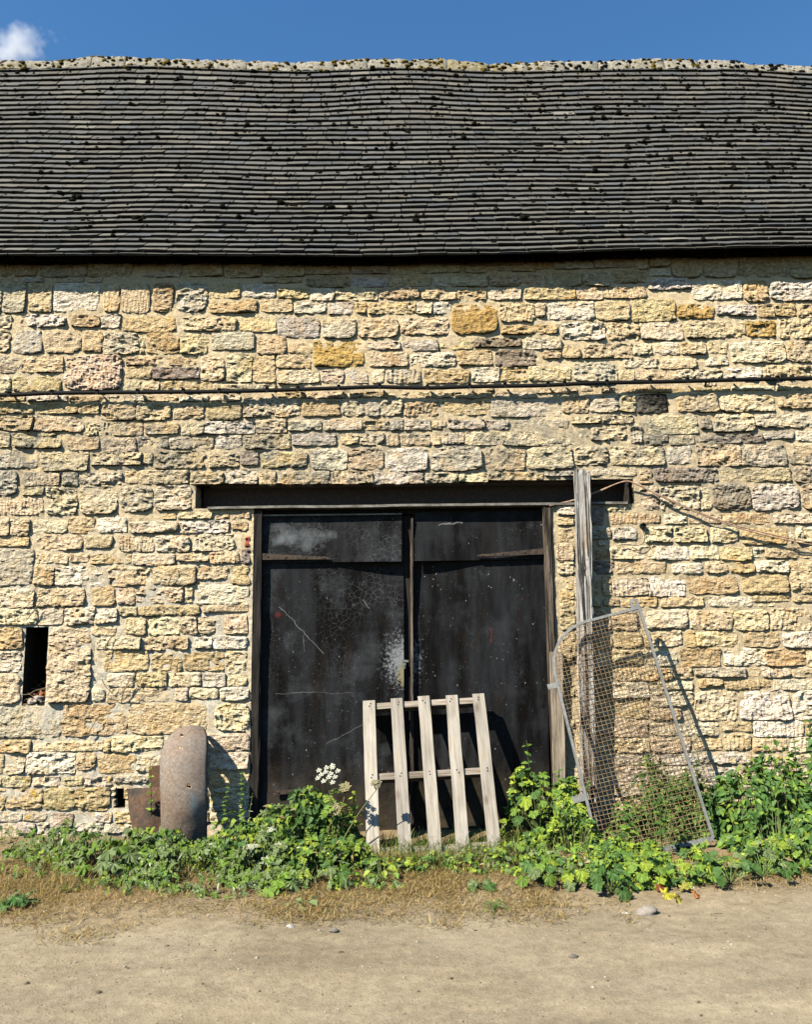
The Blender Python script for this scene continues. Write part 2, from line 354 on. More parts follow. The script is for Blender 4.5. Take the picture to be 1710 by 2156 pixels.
def mat_plain():
    m = NT('iron'); p = m.pos(); b = m.noise(p, 30, 6, .7)
    m.fin(m.mix(m.mr(b, .45, .7), (.012, .010, .009), (.06, .038, .024)), .75, m.bump(b, .4, .004), .4)
    m = NT('hinge_iron'); p = m.pos(); b = m.noise(p, 30, 6, .7)
    m.fin(m.mix(m.mr(b, .4, .65), (.022, .018, .014), (.085, .055, .035)), .75, m.bump(b, .4, .004), .3)
    m = NT('beam_steel'); p = m.pos(); b = m.noise(m.mapping(p, (.3, 1, 1)), 26, 6, .7)
    m.fin(m.mix(m.mr(b, .4, .7), (.10, .09, .075), (.36, .33, .27)), .7, m.bump(b, .3, .004), .4)
    m = NT('black_rubber'); m.fin((.008, .008, .008), .75, None, .15)
    m = NT('copper_wire'); p = m.pos(); b = m.noise(p, 40, 4, .6)
    m.fin(m.mix(m.mr(b, .4, .6), (.26, .14, .08), (.42, .30, .21)), .6, None, .4)
    m = NT('galvanised'); p = m.pos(); b = m.noise(p, 24, 6, .65)
    c = m.mix(m.mr(b, .35, .65), (.15, .148, .13), (.25, .245, .225))
    c = m.mix(m.mr(m.noise(p, 50, 5, .7), .6, .7, 0, .7), c, (.25, .14, .06))
    m.fin(c, .55, m.bump(b, .2, .003), .5, .35)
    m = NT('rusty_wire'); p = m.pos(); b = m.noise(p, 18, 6, .65)
    m.fin(m.mix(m.mr(b, .36, .64), (.11, .062, .028), (.27, .19, .10)), .75, None, .3)
    m = NT('rusty_plate'); p = m.pos(); x, y, z = m.xyz(p); a = m.noise(p, 3.5, 6, .65); b = m.noise(p, 42, 7, .7); s_ = m.voro(p, 62)
    c = m.mix(m.mr(a, .36, .64), (.185, .160, .134), (.19, .130, .090))
    c = m.scale(c, m.mr(b, .3, .7, .6, 1.35))
    c = m.mix(m.math('MULTIPLY', m.mr(s_, .22, .34, 1, 0), m.mr(m.noise(p, 6, 5, .6), .44, .58, .1, .7)), c, (.34, .26, .18))
    bp = P(412, 1690, -.42)
    c = m.mix(m.math('MULTIPLY', m.mr(m.blob(x, z, (bp[0], bp[2]), .05, .12), .3, 1.0, .7, 0), m.mr(b, .4, .6, .2, 1)), c, (.10, .19, .24))
    m.fin(c, .8, m.bump(b, .5, .004), .35)
    m = NT('shade_lining'); p = m.pos(); b = m.noise(p, 20, 6, .7); m.fin(m.mix(b, (.03, .022, .014), (.09, .068, .045)), 1.0, m.bump(b, .6, .01), .05)  # first material: dark colour standing in for the shade inside the wall openings
    m = NT('scrap_rust'); p = m.pos(); a = m.noise(p, 6, 6, .7); b = m.noise(p, 45, 6, .7)
    c = m.mix(m.mr(a, .38, .62), (.05, .04, .033), (.12, .065, .034)); c = m.scale(c, m.mr(b, .3, .7, .55, 1.4)); m.fin(c, .85, m.bump(b, .8, .006), .2)
    m = NT('dark_hole'); m.fin((.02, .016, .012), 1.0, None, .0)
    m = NT('twig'); p = m.pos(); b = m.noise(p, 60, 3, .5); m.fin(m.mix(b, (.10, .065, .035), (.30, .21, .12)), .9)
    m = NT('brick_scrap'); p = m.pos(); b = m.noise(p, 40, 5, .6); m.fin(m.mix(b, (.20, .17, .14), (.42, .36, .30)), .9, m.bump(b, .6, .01))
mat_plain()
def mat_leaf(name, trans=.16, rough=.5, spec=.22):
    m = NT(name); p = m.pos(); c = m.tint(); b = m.noise(p, 45, 4, .6)
    rnd = m.n('ObjectInfo').outputs['Random']
    c = m.scale(c, m.mr(b, .3, .7, .75, 1.25)); c = m.scale(c, m.mr(rnd, 0, 1, .8, 1.2))
    m.fin(c, rough, m.bump(b, .25, .004), spec)
    tr = m.n('BsdfTranslucent', {'Color': m.mix(1.0, c, (1.5, 1.6, .7), 'MULTIPLY')})
    ms = m.n('MixShader', {0: trans, 1: m.b.outputs[0], 2: tr.outputs[0]})
    m.t.links.new(ms.outputs[0], m.out.inputs[0])
mat_leaf('leaf'); mat_leaf('straw', .25, .8, .1); mat_leaf('petal', .3, .7, .1)
def mat_ground():
    m = NT('ground'); p = m.pos(); x, y, z = m.xyz(p)
    a = m.noise(p, .9, 6, .6); b = m.noise(p, 14, 8, .72); f = m.noise(p, 90, 5, .7)
    c = m.mix(m.mr(a, .35, .65), (.238, .190, .120), (.292, .240, .158))
    rut = m.noise(m.mapping(p, (.25, 1.3, 1), (3, 1, 0)), 2.2, 5, .6); c = m.scale(c, m.mr(rut, .35, .65, .84, 1.14))
    c = m.scale(c, m.mr(b, .3, .7, .72, 1.24)); c = m.scale(c, m.mr(f, .3, .7, .78, 1.2))
    sp = m.voro(m.mapping(p, loc=(2, 1, 0)), 46)
    c = m.mix(m.math('MULTIPLY', m.mr(sp, .13, .2, 1, 0), m.mr(m.noise(p, 7, 4, .6), .5, .6, 0, .6)), c, (.08, .06, .04))
    c = m.mix(m.math('MULTIPLY', m.mr(m.voro(m.mapping(p, loc=(5, 4, 0)), 38), .12, .18, 1, 0), .5), c, (.36, .31, .23))
    # verge soil beside the wall (edge wanders)
    ed = m.math('ADD', m.math('ADD', y, m.math('MULTIPLY', m.mr(x, -3, 3, .35, -.25), 1.0)), m.math('MULTIPLY', m.noise(p, 1.6, 6, .65), .9))
    soil = m.mix(m.mr(b, .35, .65), (.15, .105, .052), (.30, .22, .12))
    c = m.mix(m.mr(ed, -1.55, -.75, 0, .9), c, soil)
    h = m.math('ADD', m.math('MULTIPLY', b, .6), m.math('ADD', m.math('MULTIPLY', f, .3), m.math('MULTIPLY', m.mr(sp, .1, .3, 1, 0), .25)))
    m.fin(c, .95, m.bump(h, .6, .02), .12)
    m = NT('pebble'); p = m.pos(); c = m.tint(); b = m.noise(p, 50, 5, .6)
    m.fin(m.scale(c, m.mr(b, .3, .7, .75, 1.2)), .9, m.bump(b, .4, .004), .2)
mat_ground()

# ---------------------------------------------------------------- ground
def terr(x, y):
    x = np.asarray(x, float); y = np.asarray(y, float)
    bank = .06 * sstep(-1.5, -.3, y) * (0.6 + .6 * sstep(0.2, 2.5, x))
    p = np.stack([x.ravel(), y.ravel(), np.zeros(x.size)], 1)
    n = (fbm(p * 1.1, 3, 3) * .028 + fbm(p * 7, 4, 9, .6) * .012).reshape(x.shape)
    return np.where((y < .35) & (np.abs(x) < 12) & (y > -12), bank + n, bank)
def axis(fine0, fine1, step, far):
    a = np.arange(fine0, fine1 + 1e-6, step); o = []
    d = step
    v = fine1
    while v < far: d *= 1.5; v += d; o.append(v)
    l = []; d = step; v = fine0
    while v > -far: d *= 1.5; v -= d; l.append(v)
    return np.array(l[::-1] + list(a) + o)
gx = axis(-5.0, 5.0, .05, 600); gy = axis(-6.0, .5, .05, 600)
XX, YY = np.meshgrid(gx, gy, indexing='ij')
ground = mk('ground', np.stack([XX, YY, terr(XX, YY)], -1), grid_quads(len(gx), len(gy)), None, 'ground', smooth=True)
tag(ground, kind='structure')

# ---------------------------------------------------------------- barn
barn = thing('stone_barn', 'long honey stone barn with dark tiled roof and black double doors', 'barn')
def wx(px, py=1380): return P(px, py, 0)[0]
def wz(py, px=855): return P(px, py, 0)[2]
DOOR = (wx(530), wx(1172), -.2, wz(1066))
SLOT = (wx(412, 1040), wx(1335, 1040), wz(1066), wz(1014))
WIN = (wx(50, 1400), wx(99, 1400), P(75, 1485, 0)[2], P(75, 1320, 0)[2])
HOLE = (wx(240, 1680), wx(264, 1680), P(250, 1700, 0)[2], P(250, 1659, 0)[2])
OPEN = [DOOR, SLOT, WIN, HOLE]
WALL_TOP = 4.95
xs = np.unique(np.round(np.concatenate([np.arange(-4.4, 4.4, .03), np.linspace(-7.4, -4.4, 20), np.linspace(4.4, 7.4, 20), [o[i] for o in OPEN for i in (0, 1)]]), 4))
zs = np.unique(np.round(np.concatenate([np.arange(-.2, WALL_TOP, .03), [o[i] for o in OPEN for i in (2, 3)], [WALL_TOP]]), 4))
X, Z = np.meshgrid(xs, zs, indexing='ij')
pp = np.stack([X.ravel(), np.zeros(X.size), Z.ravel()], 1)
Yw = -.002 + fbm(pp * 5, 4, 21) * .010 + fbm(pp * 40, 2, 5) * .007
V = pp.copy(); V[:, 1] = Yw
Q = grid_quads(len(xs), len(zs)); cx = X.ravel()[Q].mean(1); cz = Z.ravel()[Q].mean(1)
keep = np.ones(len(Q), bool)
for a, b, c, d in OPEN: keep &= ~((cx > a) & (cx < b) & (cz > c) & (cz < d))
wg = Geo(); wg.add(V, Q[keep][:, ::-1])
def reveal(g, r, depth, sides='lrtb', back=True, bd=None):
    a, b, c, d = r; y0, y1 = .004, depth
    n = 9
    def sheet(p0, p1, p2, p3):
        u = np.linspace(0, 1, n); pts = []
        for i in u:
            for j in u: pts.append((1 - i) * (1 - j) * np.array(p0) + i * (1 - j) * np.array(p1) + i * j * np.array(p2) + (1 - i) * j * np.array(p3))
        pts = np.array(pts); pts += fbm(pts * 14, 3, 8)[:, None] * .012
        g.add(pts, grid_quads(n, n))
    if 'l' in sides: sheet((a, y0, c), (a, y0, d), (a, y1, d), (a, y1, c))
    if 'r' in sides: sheet((b, y0, c), (b, y1, c), (b, y1, d), (b, y0, d))
    if 't' in sides: sheet((a, y0, d), (b, y0, d), (b, y1, d), (a, y1, d))
    if 'b' in sides: sheet((a, y0, c), (a, y1, c), (b, y1, c), (b, y0, c))
    if back: sheet((a, y1, c), (a, y1, d), (b, y1, d), (b, y1, c))
reveal(wg, DOOR, .5, 'lr', False); reveal(wg, SLOT, .3, 'lrt', True)
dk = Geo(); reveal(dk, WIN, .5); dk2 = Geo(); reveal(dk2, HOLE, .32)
wg.box((0, .62, 2.4), (14.6, .06, 5.1));  # unseen inner sheet without openings, added to block light behind the wall
wall = wg.build('wall', 'mortar', barn, smooth=False, tint=False)
dk.build('opening_lining', 'shade_lining', wall, tint=False); dk2.build('opening_lining', 'shade_lining', wall, tint=False)  # linings coloured dark so the recesses look deep in shade

# --- stones, read off the picture: 'y0 y1: x0-x1[@y0-y1][look] ...' in the units of one enlargement
SA = """75 125: 0-115 120-340 345-540d 545-750 760-835 845-1100 1110-1180 1185-1390 1400-1670 1675-1710
130 212: 0-238 243-538g 545-818 845-1128 1133-1383 1388-1620 1630-1710
212 244: 0-130 140-275 285-520 530-640
245 430: 0-14 25-165g 180-325 340-620w 640-745s 752-925s 945-1082o 1090-1285g 1290-1490@252-338 1500-1710@252-340 1300-1600@350-435 1612-1710@348-430
442 545: 0-75@450-530 125-415@440-520w 450-620@445-520 626-750@443-530 756-1090@448-550 1125-1470@455-542 1482-1710@455-552
540 682: 0-65 85-260g 275-508 513-640@540-670 650-860@555-690 870-902 908-1108@555-690 1113-1290@555-690 1310-1575@555-660g 1590-1710@580-690o
692 802: 0-125g 135-395 400-755@692-910p 780-1010@702-757o 1017-1210@702-757o 780-940@766-842 945-1240@770-842d 1245-1395@700-852 1400-1560@690-862 1567-1710@692-866
820 922: 0-75@820-925 80-385@816-920y 775-880@848-912 885-990@852-912 1000-1310@852-915 1320-1710@872-912
942 980: 0-160 170-420 430-640 650-900 910-1100 1110-1290 1300-1490
985 1060: 0-210 225-485@990-1052 490-622 632-845@985-1095 850-1060@985-1097 1070-1270@987-1086 1280-1500@982-1098o 1510-1710@952-1082
1065 1160: 0-210 215-520@1072-1165 530-700@1105-1190 706-890@1105-1190 896-1110@1112-1182o 1116-1263@1112-1190 1270-1580@1092-1180w 1590-1710@1092-1175
1165 1265: 0-65 80-390@1172-1265y 420-620@1195-1280 626-845@1205-1293 850-1045@1195-1270d 1050-1190@1205-1275 1196-1330@1205-1270 1340-1500@1182-1277w 1506-1710@1182-1280
1280 1400: 0-250@1272-1395g 260-550@1285-1410 560-880@1297-1377 890-948@1300-1370 956-1275@1287-1395o 1285-1480@1290-1390 1486-1605@1282-1370d 1615-1710@1290-1390
1405 1500: 0-120@1402-1560g 145-380@1417-1500 390-490 496-760@1400-1490 770-1170@1402-1490 1176-1390@1412-1492 1396-1600@1402-1490 1606-1710
1510 1680: 0-270@1572-1685 140-275@1508-1562y 285-480 490-735@1497-1675 745-950@1502-1662g 965-1185@1497-1660"""
SF = """185 280: 0-60@190-300 66-190@190-300 200-420@200-285 427-590@180-285 605-790@188-285 805-1105@208-285 1110-1420@208-282 1010-1092@158-200 1100-1315@155-198 1325-1555@150-196 1432-1535@207-267o
290 395: 0-180@305-372 225-520 530-700@300-380 735-955@300-402 965-1180@300-400 1195-1450 1515-1550@305-372r
405 480: 0-205@382-612g 215-420@410-475 427-550@410-462 556-815@410-475 820-1085@412-485 1095-1290@410-462 1305-1480@402-470 1490-1553@385-478d
488 612: 212-335@485-602 345-640 670-945 950-1215 1220-1420@490-572 1430-1545@487-600
618 742: 0-220@630-742 230-530 570-718@620-732 724-835@620-732 845-1140@620-717 1146-1197@620-712 1225-1538@607-725
748 850: 0-238@752-852 243-398 405-588 593-730@750-842 745-850@742-800 856-1240@735-797o 1255-1540@728-772
803 917: 565-715@862-920 770-910 915-1120 1125-1225 1230-1335 1395-1535@780-908
865 1350: 0-138@865-1008 0-138@1014-1148 0-132@1154-1350 300-562@868-1330
922 1005: 600-875@930-1000 900-1170 1200-1320@925-1000w 1326-1535@920-1002w
1012 1140: 645-920 930-1125@1022-1145o 1135-1390@1022-1137o 1400-1535@1012-1150
1147 1235: 665-840 846-1040 1046-1245 1255-1400 1406-1530@1160-1235
1243 1330: 570-652@1240-1320 660-1075@1245-1335 1081-1165@1240-1320 1171-1350@1240-1312 1356-1545@1235-1320w
1342 1535: 0-380@1352-1548g 387-785@1340-1533 800-1285@1336-1524 1335-1545@1330-1510
1552 1640: 0-195@1560-1640 205-640@1567-1635 646-690@1560-1640 696-1010@1535-1640 1020-1280@1540-1640 1290-1540@1520-1635
1648 1775: 0-30 36-165 171-470@1640-1775 476-600@1640-1745 606-840@1650-1770 850-1010@1660-1757 1020-1290@1650-1750 1300-1540@1645-1745
1788 1850: 0-15 20-195 201-375 385-520y 526-700g 706-930@1780-1828g 940-1290@1765-1850 1300-1540@1755-1850
1858 1900: 694-722@1858-1910 768-800@1862-1925 696-716@1930-1975
1855 1998: 0-32 40-270o 276-470y 476-690y 790-900 910-1290 1300-1540
2008 2070: 0-140g 146-300g 310-460@2010-2105g 590-700g 720-1000 1010-1290 1300-1540
2072 2140: 0-90g 100-225g 232-305g 480-640g 650-900g 250-380@2118-2205g"""
SB = """90 138: 0-65 75-195d 200-305d 312-520 527-700d 706-860 870-985 991-1265 1272-1510 1520-1700
145 197: 15-275@145-197 285-555@145-197 565-795@145-194g 800-930@145-195 936-1245@142-190 1255-1470@128-185 1477-1550@130-175 1560-1710@142-180
202 272: 20-260@202-247 285-560o 565-790w 800-1070 1080-1170w 1176-1410@192-275 1420-1710@190-270
278 353: 0-75@265-350 81-310@275-345 316-460 470-735 740-995o 1005-1215 1220-1410 1416-1620 1630-1710
365 440: 0-205w 215-415 420-575g 580-665 670-915 920-966o 971-1066 1075-1180w 1187-1475@370-565O 1482-1700@370-492
457 588: 0-75 95-370g 380-600g 610-860 870-1177@455-570 1495-1710@505-565
600 690: 0-165@592-690o 171-325 331-645@600-758O 655-870@607-662 876-1100@602-667g 1110-1320@592-660y 1330-1620@587-642d 1640-1710@592-660
675 768: 0-90@692-780 100-320@692-772 680-920@675-762 930-1215@675-770w 1220-1440@662-762o 1455-1710@662-762d
782 868: 0-90@790-850 100-370 380-518 524-670g 695-770 780-1000g 1006-1300 1310-1480@772-860 1486-1650@767-860 1656-1710@765-855
920 962: 60-280 290-540 550-790o 800-1200 1210-1440 1450-1710
972 1072: 0-250 265-505 510-650 656-745 750-880 890-1120o 1130-1420@972-1062 1430-1710@965-1080g
1092 1160: 0-170g 180-380 390-635 640-800 806-890g 896-1060 1066-1165@1095-1150 1171-1390@1090-1150g 1396-1540g 1550-1710@1090-1145g
1177 1250: 0-45g 52-190g 196-480g 500-610 616-770 776-860s 870-1060 1070-1120 1126-1265@1172-1242 1275-1490@1170-1250 1500-1710@1162-1250
1268 1402: 0-300g 315-545w 551-770o 776-1035@1265-1410w 1060-1375@1257-1408g 1390-1640o 1650-1710
1412 1492: 0-125 131-430o 440-700 706-1020 1030-1230@1420-1488 1236-1410@1422-1478 1416-1710@1420-1468"""
SCC = """45 86: 0-115@50-100 140-300@55-103 320-560@45-90 566-715@45-88d 720-860 870-1210@42-82 1216-1330@42-82 1336-1500@40-80 1510-1710@40-80
92 160: 0-100@110-160 110-350@110-163 356-605@97-157 610-690@92-165 700-828@157-207w 696-828@90-148 835-1020@92-215 1030-1240@90-212 1250-1560@88-215o 1570-1710@88-220
175 265: 0-40 50-280o 290-465 475-680@170-247o 690-960@215-292w 965-1280@226-350w 1285-1435@226-360 1445-1710@236-360w
272 350: 0-245 250-410 420-680@270-342
365 482: 0-55@370-460 75-355w 365-580@360-480 600-860@312-485y 866-1100@377-466O 1112-1360@380-452w 1370-1470@382-460 1476-1605@377-452 1620-1710@377-460
492 600: 0-130@500-565 140-430w 440-640 646-915 921-1298@478-592 1305-1490@476-582O 1500-1710@472-592
612 715: 0-150@572-632 40-155@640-720o 161-270@632-712o 290-595@626-712 601-720@620-695 726-890@617-692w 896-1055@612-692 1061-1190@612-682 1196-1540@602-742 1550-1710@606-742
708 774: 550-760 766-990 996-1190@707-762
745 855: 0-220@747-860g 240-510@737-857g 520-608@780-850 615-840@787-850 846-1150@779-846 1160-1400@765-840w 1406-1710@758-838
892 928: 0-250 400-500 510-840 850-1200 1210-1480@880-910 1490-1710@880-910
935 1048: 0-160@947-1050o 166-325@942-1050o 331-510 516-612 622-810@930-1048B 870-1130@927-1045 1145-1480@922-1045 1500-1710@922-1022
1065 1130: 0-210@1067-1135g 216-400@1067-1117 406-600@1062-1117 670-1000@1062-1180 1020-1085@1080-1152d 1100-1350@1052-1160 1360-1710@1052-1142
1140 1235: 0-335@1142-1230g 340-570@1132-1217 580-660@1127-1235w 670-820@1187-1250d 830-985@1190-1250 992-1400@1182-1240d 1410-1600@1162-1212g 1610-1710@1162-1230
1245 1378: 0-225 235-445 455-790 810-965@1255-1365 975-1260 1270-1545 1555-1710@1235-1370
1388 1478: 0-45@1405-1460 55-330@1392-1440g 340-625@1392-1442g 640-720@1400-1490o 730-1130d 1140-1580 1590-1710"""
SE = """195 342: 640-760 770-1010 1020-1085 1095-1330@182-345d 1336-1620@182-345g 1640-1710@182-345
362 428: 130-235@312-376 430-555@295-356 330-425@305-430d 460-770 790-935 945-1150 1156-1460 1470-1710
447 545: 130-235@388-436 135-235@452-540 330-460@447-522g 466-625@447-530g 665-840 855-1060 1085-1255 1275-1560@452-560 1610-1710@440-540 1570-1602
563 650: 130-235@545-652 240-345@500-640d 365-450@582-650 460-740 746-945 951-1130 1140-1335@570-655 1345-1410@575-640 1420-1710@572-640
660 735: 135-235@660-746 240-480@662-742d 495-800 840-1030@667-732w 1040-1190 1196-1350 1360-1560 1570-1710@657-860
748 866: 140-236@766-946 245-330@700-940 340-390@760-940 410-464 470-695@757-870 700-920@752-876w 940-1250 1270-1560@742-862o
880 943: 415-515@890-937o 525-750 775-1040 1065-1340 1346-1580@872-910o 1590-1710@872-910 1350-1480@916-938
958 1082: 145-245@957-1082y 250-460@960-1080 470-630@967-1090o 680-935 945-1215 1221-1440 1450-1695@922-1082
1092 1190: 150-245@1092-1270y 255-465@1090-1200 475-660@1100-1192y 668-712@1100-1190 720-905 915-985 990-1250 1285-1510o 1530-1710
1197 1310: 255-465@1210-1310 475-660@1202-1292y 666-740@1210-1300 745-880@1207-1310w 890-1140o 1160-1420w 1426-1660 1670-1710
1318 1376: 250-465@1320-1400 475-840@1320-1400 850-970@1322-1385 980-1300g 1306-1390 1396-1580 1586-1710
1388 1452: 250-465@1410-1500 475-700@1410-1500 706-970@1400-1455 1000-1160@1387-1442o 1171-1455o 1465-1710w
1462 1640: 250-470@1510-1630 480-700@1510-1630o 706-980@1462-1560 985-1250@1462-1640 1260-1575w 1590-1710
1652 1742: 170-235@1280-1500y 250-470@1640-1730 480-700@1640-1740 706-900@1570-1640 905-1132@1568-1645 1140-1340@1648-1712 1346-1660@1650-1742w 1668-1710@1650-1740
1750 1840: 250-470 480-700 706-900@1655-1740 906-1130@1655-1740 706-960@1750-1840 970-1150@1720-1830 1160-1330@1722-1830 1340-1560 1570-1710
1850 1920: 250-470g 480-760g 770-1000g 1010-1330@1840-1910g 1340-1520g 1530-1710@1850-1915g
1930 2020: 480-700g 710-960g 970-1250g 1260-1500g 1510-1710g
2028 2110: 480-760g 770-1030g 1040-1330g 1340-1710g"""
K = 850 / 1710
def parse(txt, ox, oy, k=K, edge_l=False, edge_r=False):
    out = []
    for ln in txt.strip().split('\n'):
        hd, rest = ln.split(':'); ya, yb = [float(q) for q in hd.split()]
        for mt in re.finditer(r'(-?\d+)-(\d+)(?:@(\d+)-(\d+))?([a-zA-Z]*)', rest):
            x0, x1 = float(mt[1]), float(mt[2]); y0, y1 = (float(mt[3]), float(mt[4])) if mt[3] else (ya, yb)
            if edge_l and x0 < 6: x0 = -random.uniform(40, 150)
            if edge_r and x1 > 1705: x1 = 1710 + random.uniform(40, 150)
            out.append([ox + k * x0, oy + k * y0, ox + k * x1, oy + k * y1, mt[5]])
    return out
stones = []
def put(lst):
    for s in lst:
        ok = True
        for e in stones:
            ix = min(s[2], e[2]) - max(s[0], e[0]); iy = min(s[3], e[3]) - max(s[1], e[1])
            if ix <= 0 or iy <= 0: continue
            sm = min((s[2] - s[0]) * (s[3] - s[1]), (e[2] - e[0]) * (e[3] - e[1]))
            if ix * iy > .3 * sm:
                if s[0] < e[2] < s[2] and ix < .75 * (s[2] - s[0]) and abs(s[1] - e[1]) < 25 and abs(s[3] - e[3]) < 25: e[2] = s[2]   # one stone cut by the edge
                ok = False; break
            if ix / (s[2] - s[0]) < iy / (s[3] - s[1]):
                if s[0] < e[0]: s[2] = e[0] - 3
                else: s[0] = e[2] + 3
            else:
                if s[1] < e[1]: s[3] = e[1] - 3
                else: s[1] = e[3] + 3
            if s[2] - s[0] < 14 or s[3] - s[1] < 9: ok = False; break
        if ok: stones.append(s)
put(parse(SA, 0, 750, edge_l=True)); put(parse(SF, 0, 1500, edge_l=True)); put(parse(SB, 800, 750))
cc = parse(SCC, 1650, 750, edge_r=True); rest = []
for s in cc:                                              # stones cut at x = 1650 become one
    j = None
    if s[0] <= 1652:
        for e in stones:
            if abs(e[2] - 1650) < 3 and min(e[3], s[3]) - max(e[1], s[1]) > .6 * min(e[3] - e[1], s[3] - s[1]) and s[2] - e[0] < 330: j = e; break
    if j is not None: j[2] = s[2]
    else: rest.append(s)
put(rest); put(parse(SE, 1650, 1400, edge_r=True))
n_read = len(stones)
# beyond the picture's sides, and small packing stones in the gaps
def in_open(s):
    x = (s[0] + s[2]) / 2 * .684; y = (s[1] + s[3]) / 2 * .684
    q = P(x, y, 0); e = .03
    hw = (s[2] - s[0]) * .684 / 500; hh = (s[3] - s[1]) * .684 / 500
    return any(q[0] + hw > a - e and q[0] - hw < b + e and q[2] + hh > c - e and q[2] - hh < d + e for a, b, c, d in OPEN)
def free(s, m=3):
    return not in_open(s) and all(min(s[2], e[2]) - max(s[0], e[0]) < -m or min(s[3], e[3]) - max(s[1], e[1]) < -m for e in stones)
outer = []
for lo, hi in ((-900, -82), (2582, 3400)):
    y = 792
    while y < 2560:
        h = random.uniform(38, 72); x = lo
        while x < hi - 40:
            wd = min(random.uniform(70, 170), hi - x); outer.append([x, y, x + wd, y + h, '']); x += wd + 7
        y += h + 8
gal = []
for t in range(9000):
    x = random.uniform(-20, 2500); y = random.uniform(790, 2560); wd = random.uniform(22, 90); h = random.uniform(14, 34)
    s = [x, y, x + wd, y + h, '']
    if free(s, 2): stones.append(s); gal.append(s)

TINTS = {'o': (.46, .355, .19), 'O': (.42, .29, .10), 'y': (.47, .385, .20), 'p': (.54, .42, .265), 'g': (.48, .42, .295), 'b': (.02, .02, .02), 'B': (.012, .011, .009),
         'd': (.27, .22, .155), 's': (.56, .445, .25), 'w': (.64, .565, .40), 'r': (.34, .10, .05)}
def stone_tint(code):
    if code: base = np.array(TINTS[code[0]])
    else: base = np.array(random.choices([(.56, .45, .26), (.60, .505, .315), (.53, .415, .225), (.50, .375, .19), (.64, .56, .385)], [34, 28, 20, 7, 11])[0])
    return base * random.uniform(.90, 1.12) * np.array([1.10, random.uniform(.98, 1.05) * 1.04, random.uniform(.94, 1.10) * 1.08])
def stone_mesh(s, fine=.0115):
    x0, y0, x1, y1, code = s
    pc = P((x0 + x1) / 2 * .684, (y0 + y1) / 2 * .684, 0)
    ppm = .684 * np.hypot(*(np.array(proj(pc + np.array([.01, 0, 0]))) - np.array(proj(pc)))) * 100 / .684   # picture units per metre here
    zs_ = (proj(pc + np.array([0, 0, .01]))[1] - proj(pc)[1]) * -100
    W = (x1 - x0) * .684 / ppm; H = (y1 - y0) * .684 / zs_
    W += .016; H += .016
    nu = max(6, int(W / fine) + 1); nv = max(5, int(H / fine) + 1)
    u = np.linspace(-1, 1, nu); v = np.linspace(-1, 1, nv)
    u = np.sign(u) * np.abs(u) ** .88; v = np.sign(v) * np.abs(v) ** .88
    U, Vv = np.meshgrid(u, v, indexing='ij'); U = U.ravel(); Vv = Vv.ravel()
    hw, hh = W / 2, H / 2
    cr = min(hw, hh) * random.uniform(.12, .5)
    x = hw * U - np.sign(U) * cr * np.abs(U) ** 2 * np.abs(Vv) ** 5 * .5
    z = hh * Vv - np.sign(Vv) * cr * np.abs(Vv) ** 2 * np.abs(U) ** 5 * .5
    jit = min(.016, H * .1)
    c4 = np.random.default_rng(int(abs(x0 * 7 + y0 * 13))).uniform(-jit, jit, (4, 2))
    wts = np.stack([(1 - U) * (1 - Vv), (1 + U) * (1 - Vv), (1 + U) * (1 + Vv), (1 - U) * (1 + Vv)], 1) / 4
    x = x + wts @ c4[:, 0] * .6; z = z + wts @ c4[:, 1] * .6
    sd = random.randint(0, 9999); p = np.stack([x * 1 + pc[0], np.zeros_like(x) + sd * .37, z + pc[2]], 1)
    rim = np.maximum(np.abs(U), np.abs(Vv)) ** 3
    x = x + fbm(p * 16, 3, 31) * .016 * rim; z = z + fbm(p * 16, 3, 57) * .014 * rim
    bev = random.uniform(.002, .006)
    prof = (1 - np.exp(-hw * (1 - np.abs(U)) / bev)) * (1 - np.exp(-hh * (1 - np.abs(Vv)) / bev))
    smooth_face = code[:1] == 's' if code else False
    prot = random.uniform(.005, .017) if not smooth_face else .014
    if H < .07: prot *= .8
    rel = (.0145 if not smooth_face else .003) * random.uniform(.6, 1.35)
    tilt = random.uniform(-.05, .05) * x + random.uniform(-.10, .05) * z
    lump = fbm(p * np.array([7, 1, 13]), 4, 3, .6) * rel * 1.5
    rid = (1 - np.abs(fbm(p * np.array([13, 1, 24]), 3, 71)) * 2.2) * rel * .65
    fine_n = fbm(p * np.array([36, 1, 48]), 2, 12) * rel * .55
    tool = 0
    if smooth_face or random.random() < .13:
        an = random.uniform(-.5, .5); tool = np.sin((x * math.cos(an) + z * math.sin(an)) * random.uniform(150, 230) + fbm(p * 9, 2, 4) * 3) * .0022
    yy = .022 - prof * (.022 + prot + lump + rid + fine_n + tool + tilt)
    Vx = np.stack([x + pc[0], yy, z + pc[2]], 1)
    return Vx, grid_quads(nu, nv)[:, ::-1], pc, W * H
vis = [s for s in stones if s[2] > 2 and s[0] < 2498]
order = sorted(range(len(stones)), key=lambda i: -((min(stones[i][2], 2500) - max(stones[i][0], 0)) * (stones[i][3] - stones[i][1]) if stones[i][3] < 2480 else 0))
single = set(order[:300])
restg = Geo()
for i, s in enumerate(stones):
    Vx, Qx, pc, ar = stone_mesh(s); t = stone_tint(s[4])
    if i in single: mk('stone', Vx, Qx, None, 'stone', wall, t, False, loc=pc)
    else: restg.add(Vx, Qx, None, t)
for s in outer:
    Vx, Qx, pc, ar = stone_mesh(s, .03); restg.add(Vx, Qx, None, stone_tint(''))
tag(restg.build('small_stones', 'stone', wall), kind='stuff')
print('stones', n_read, len(gal), len(stones))

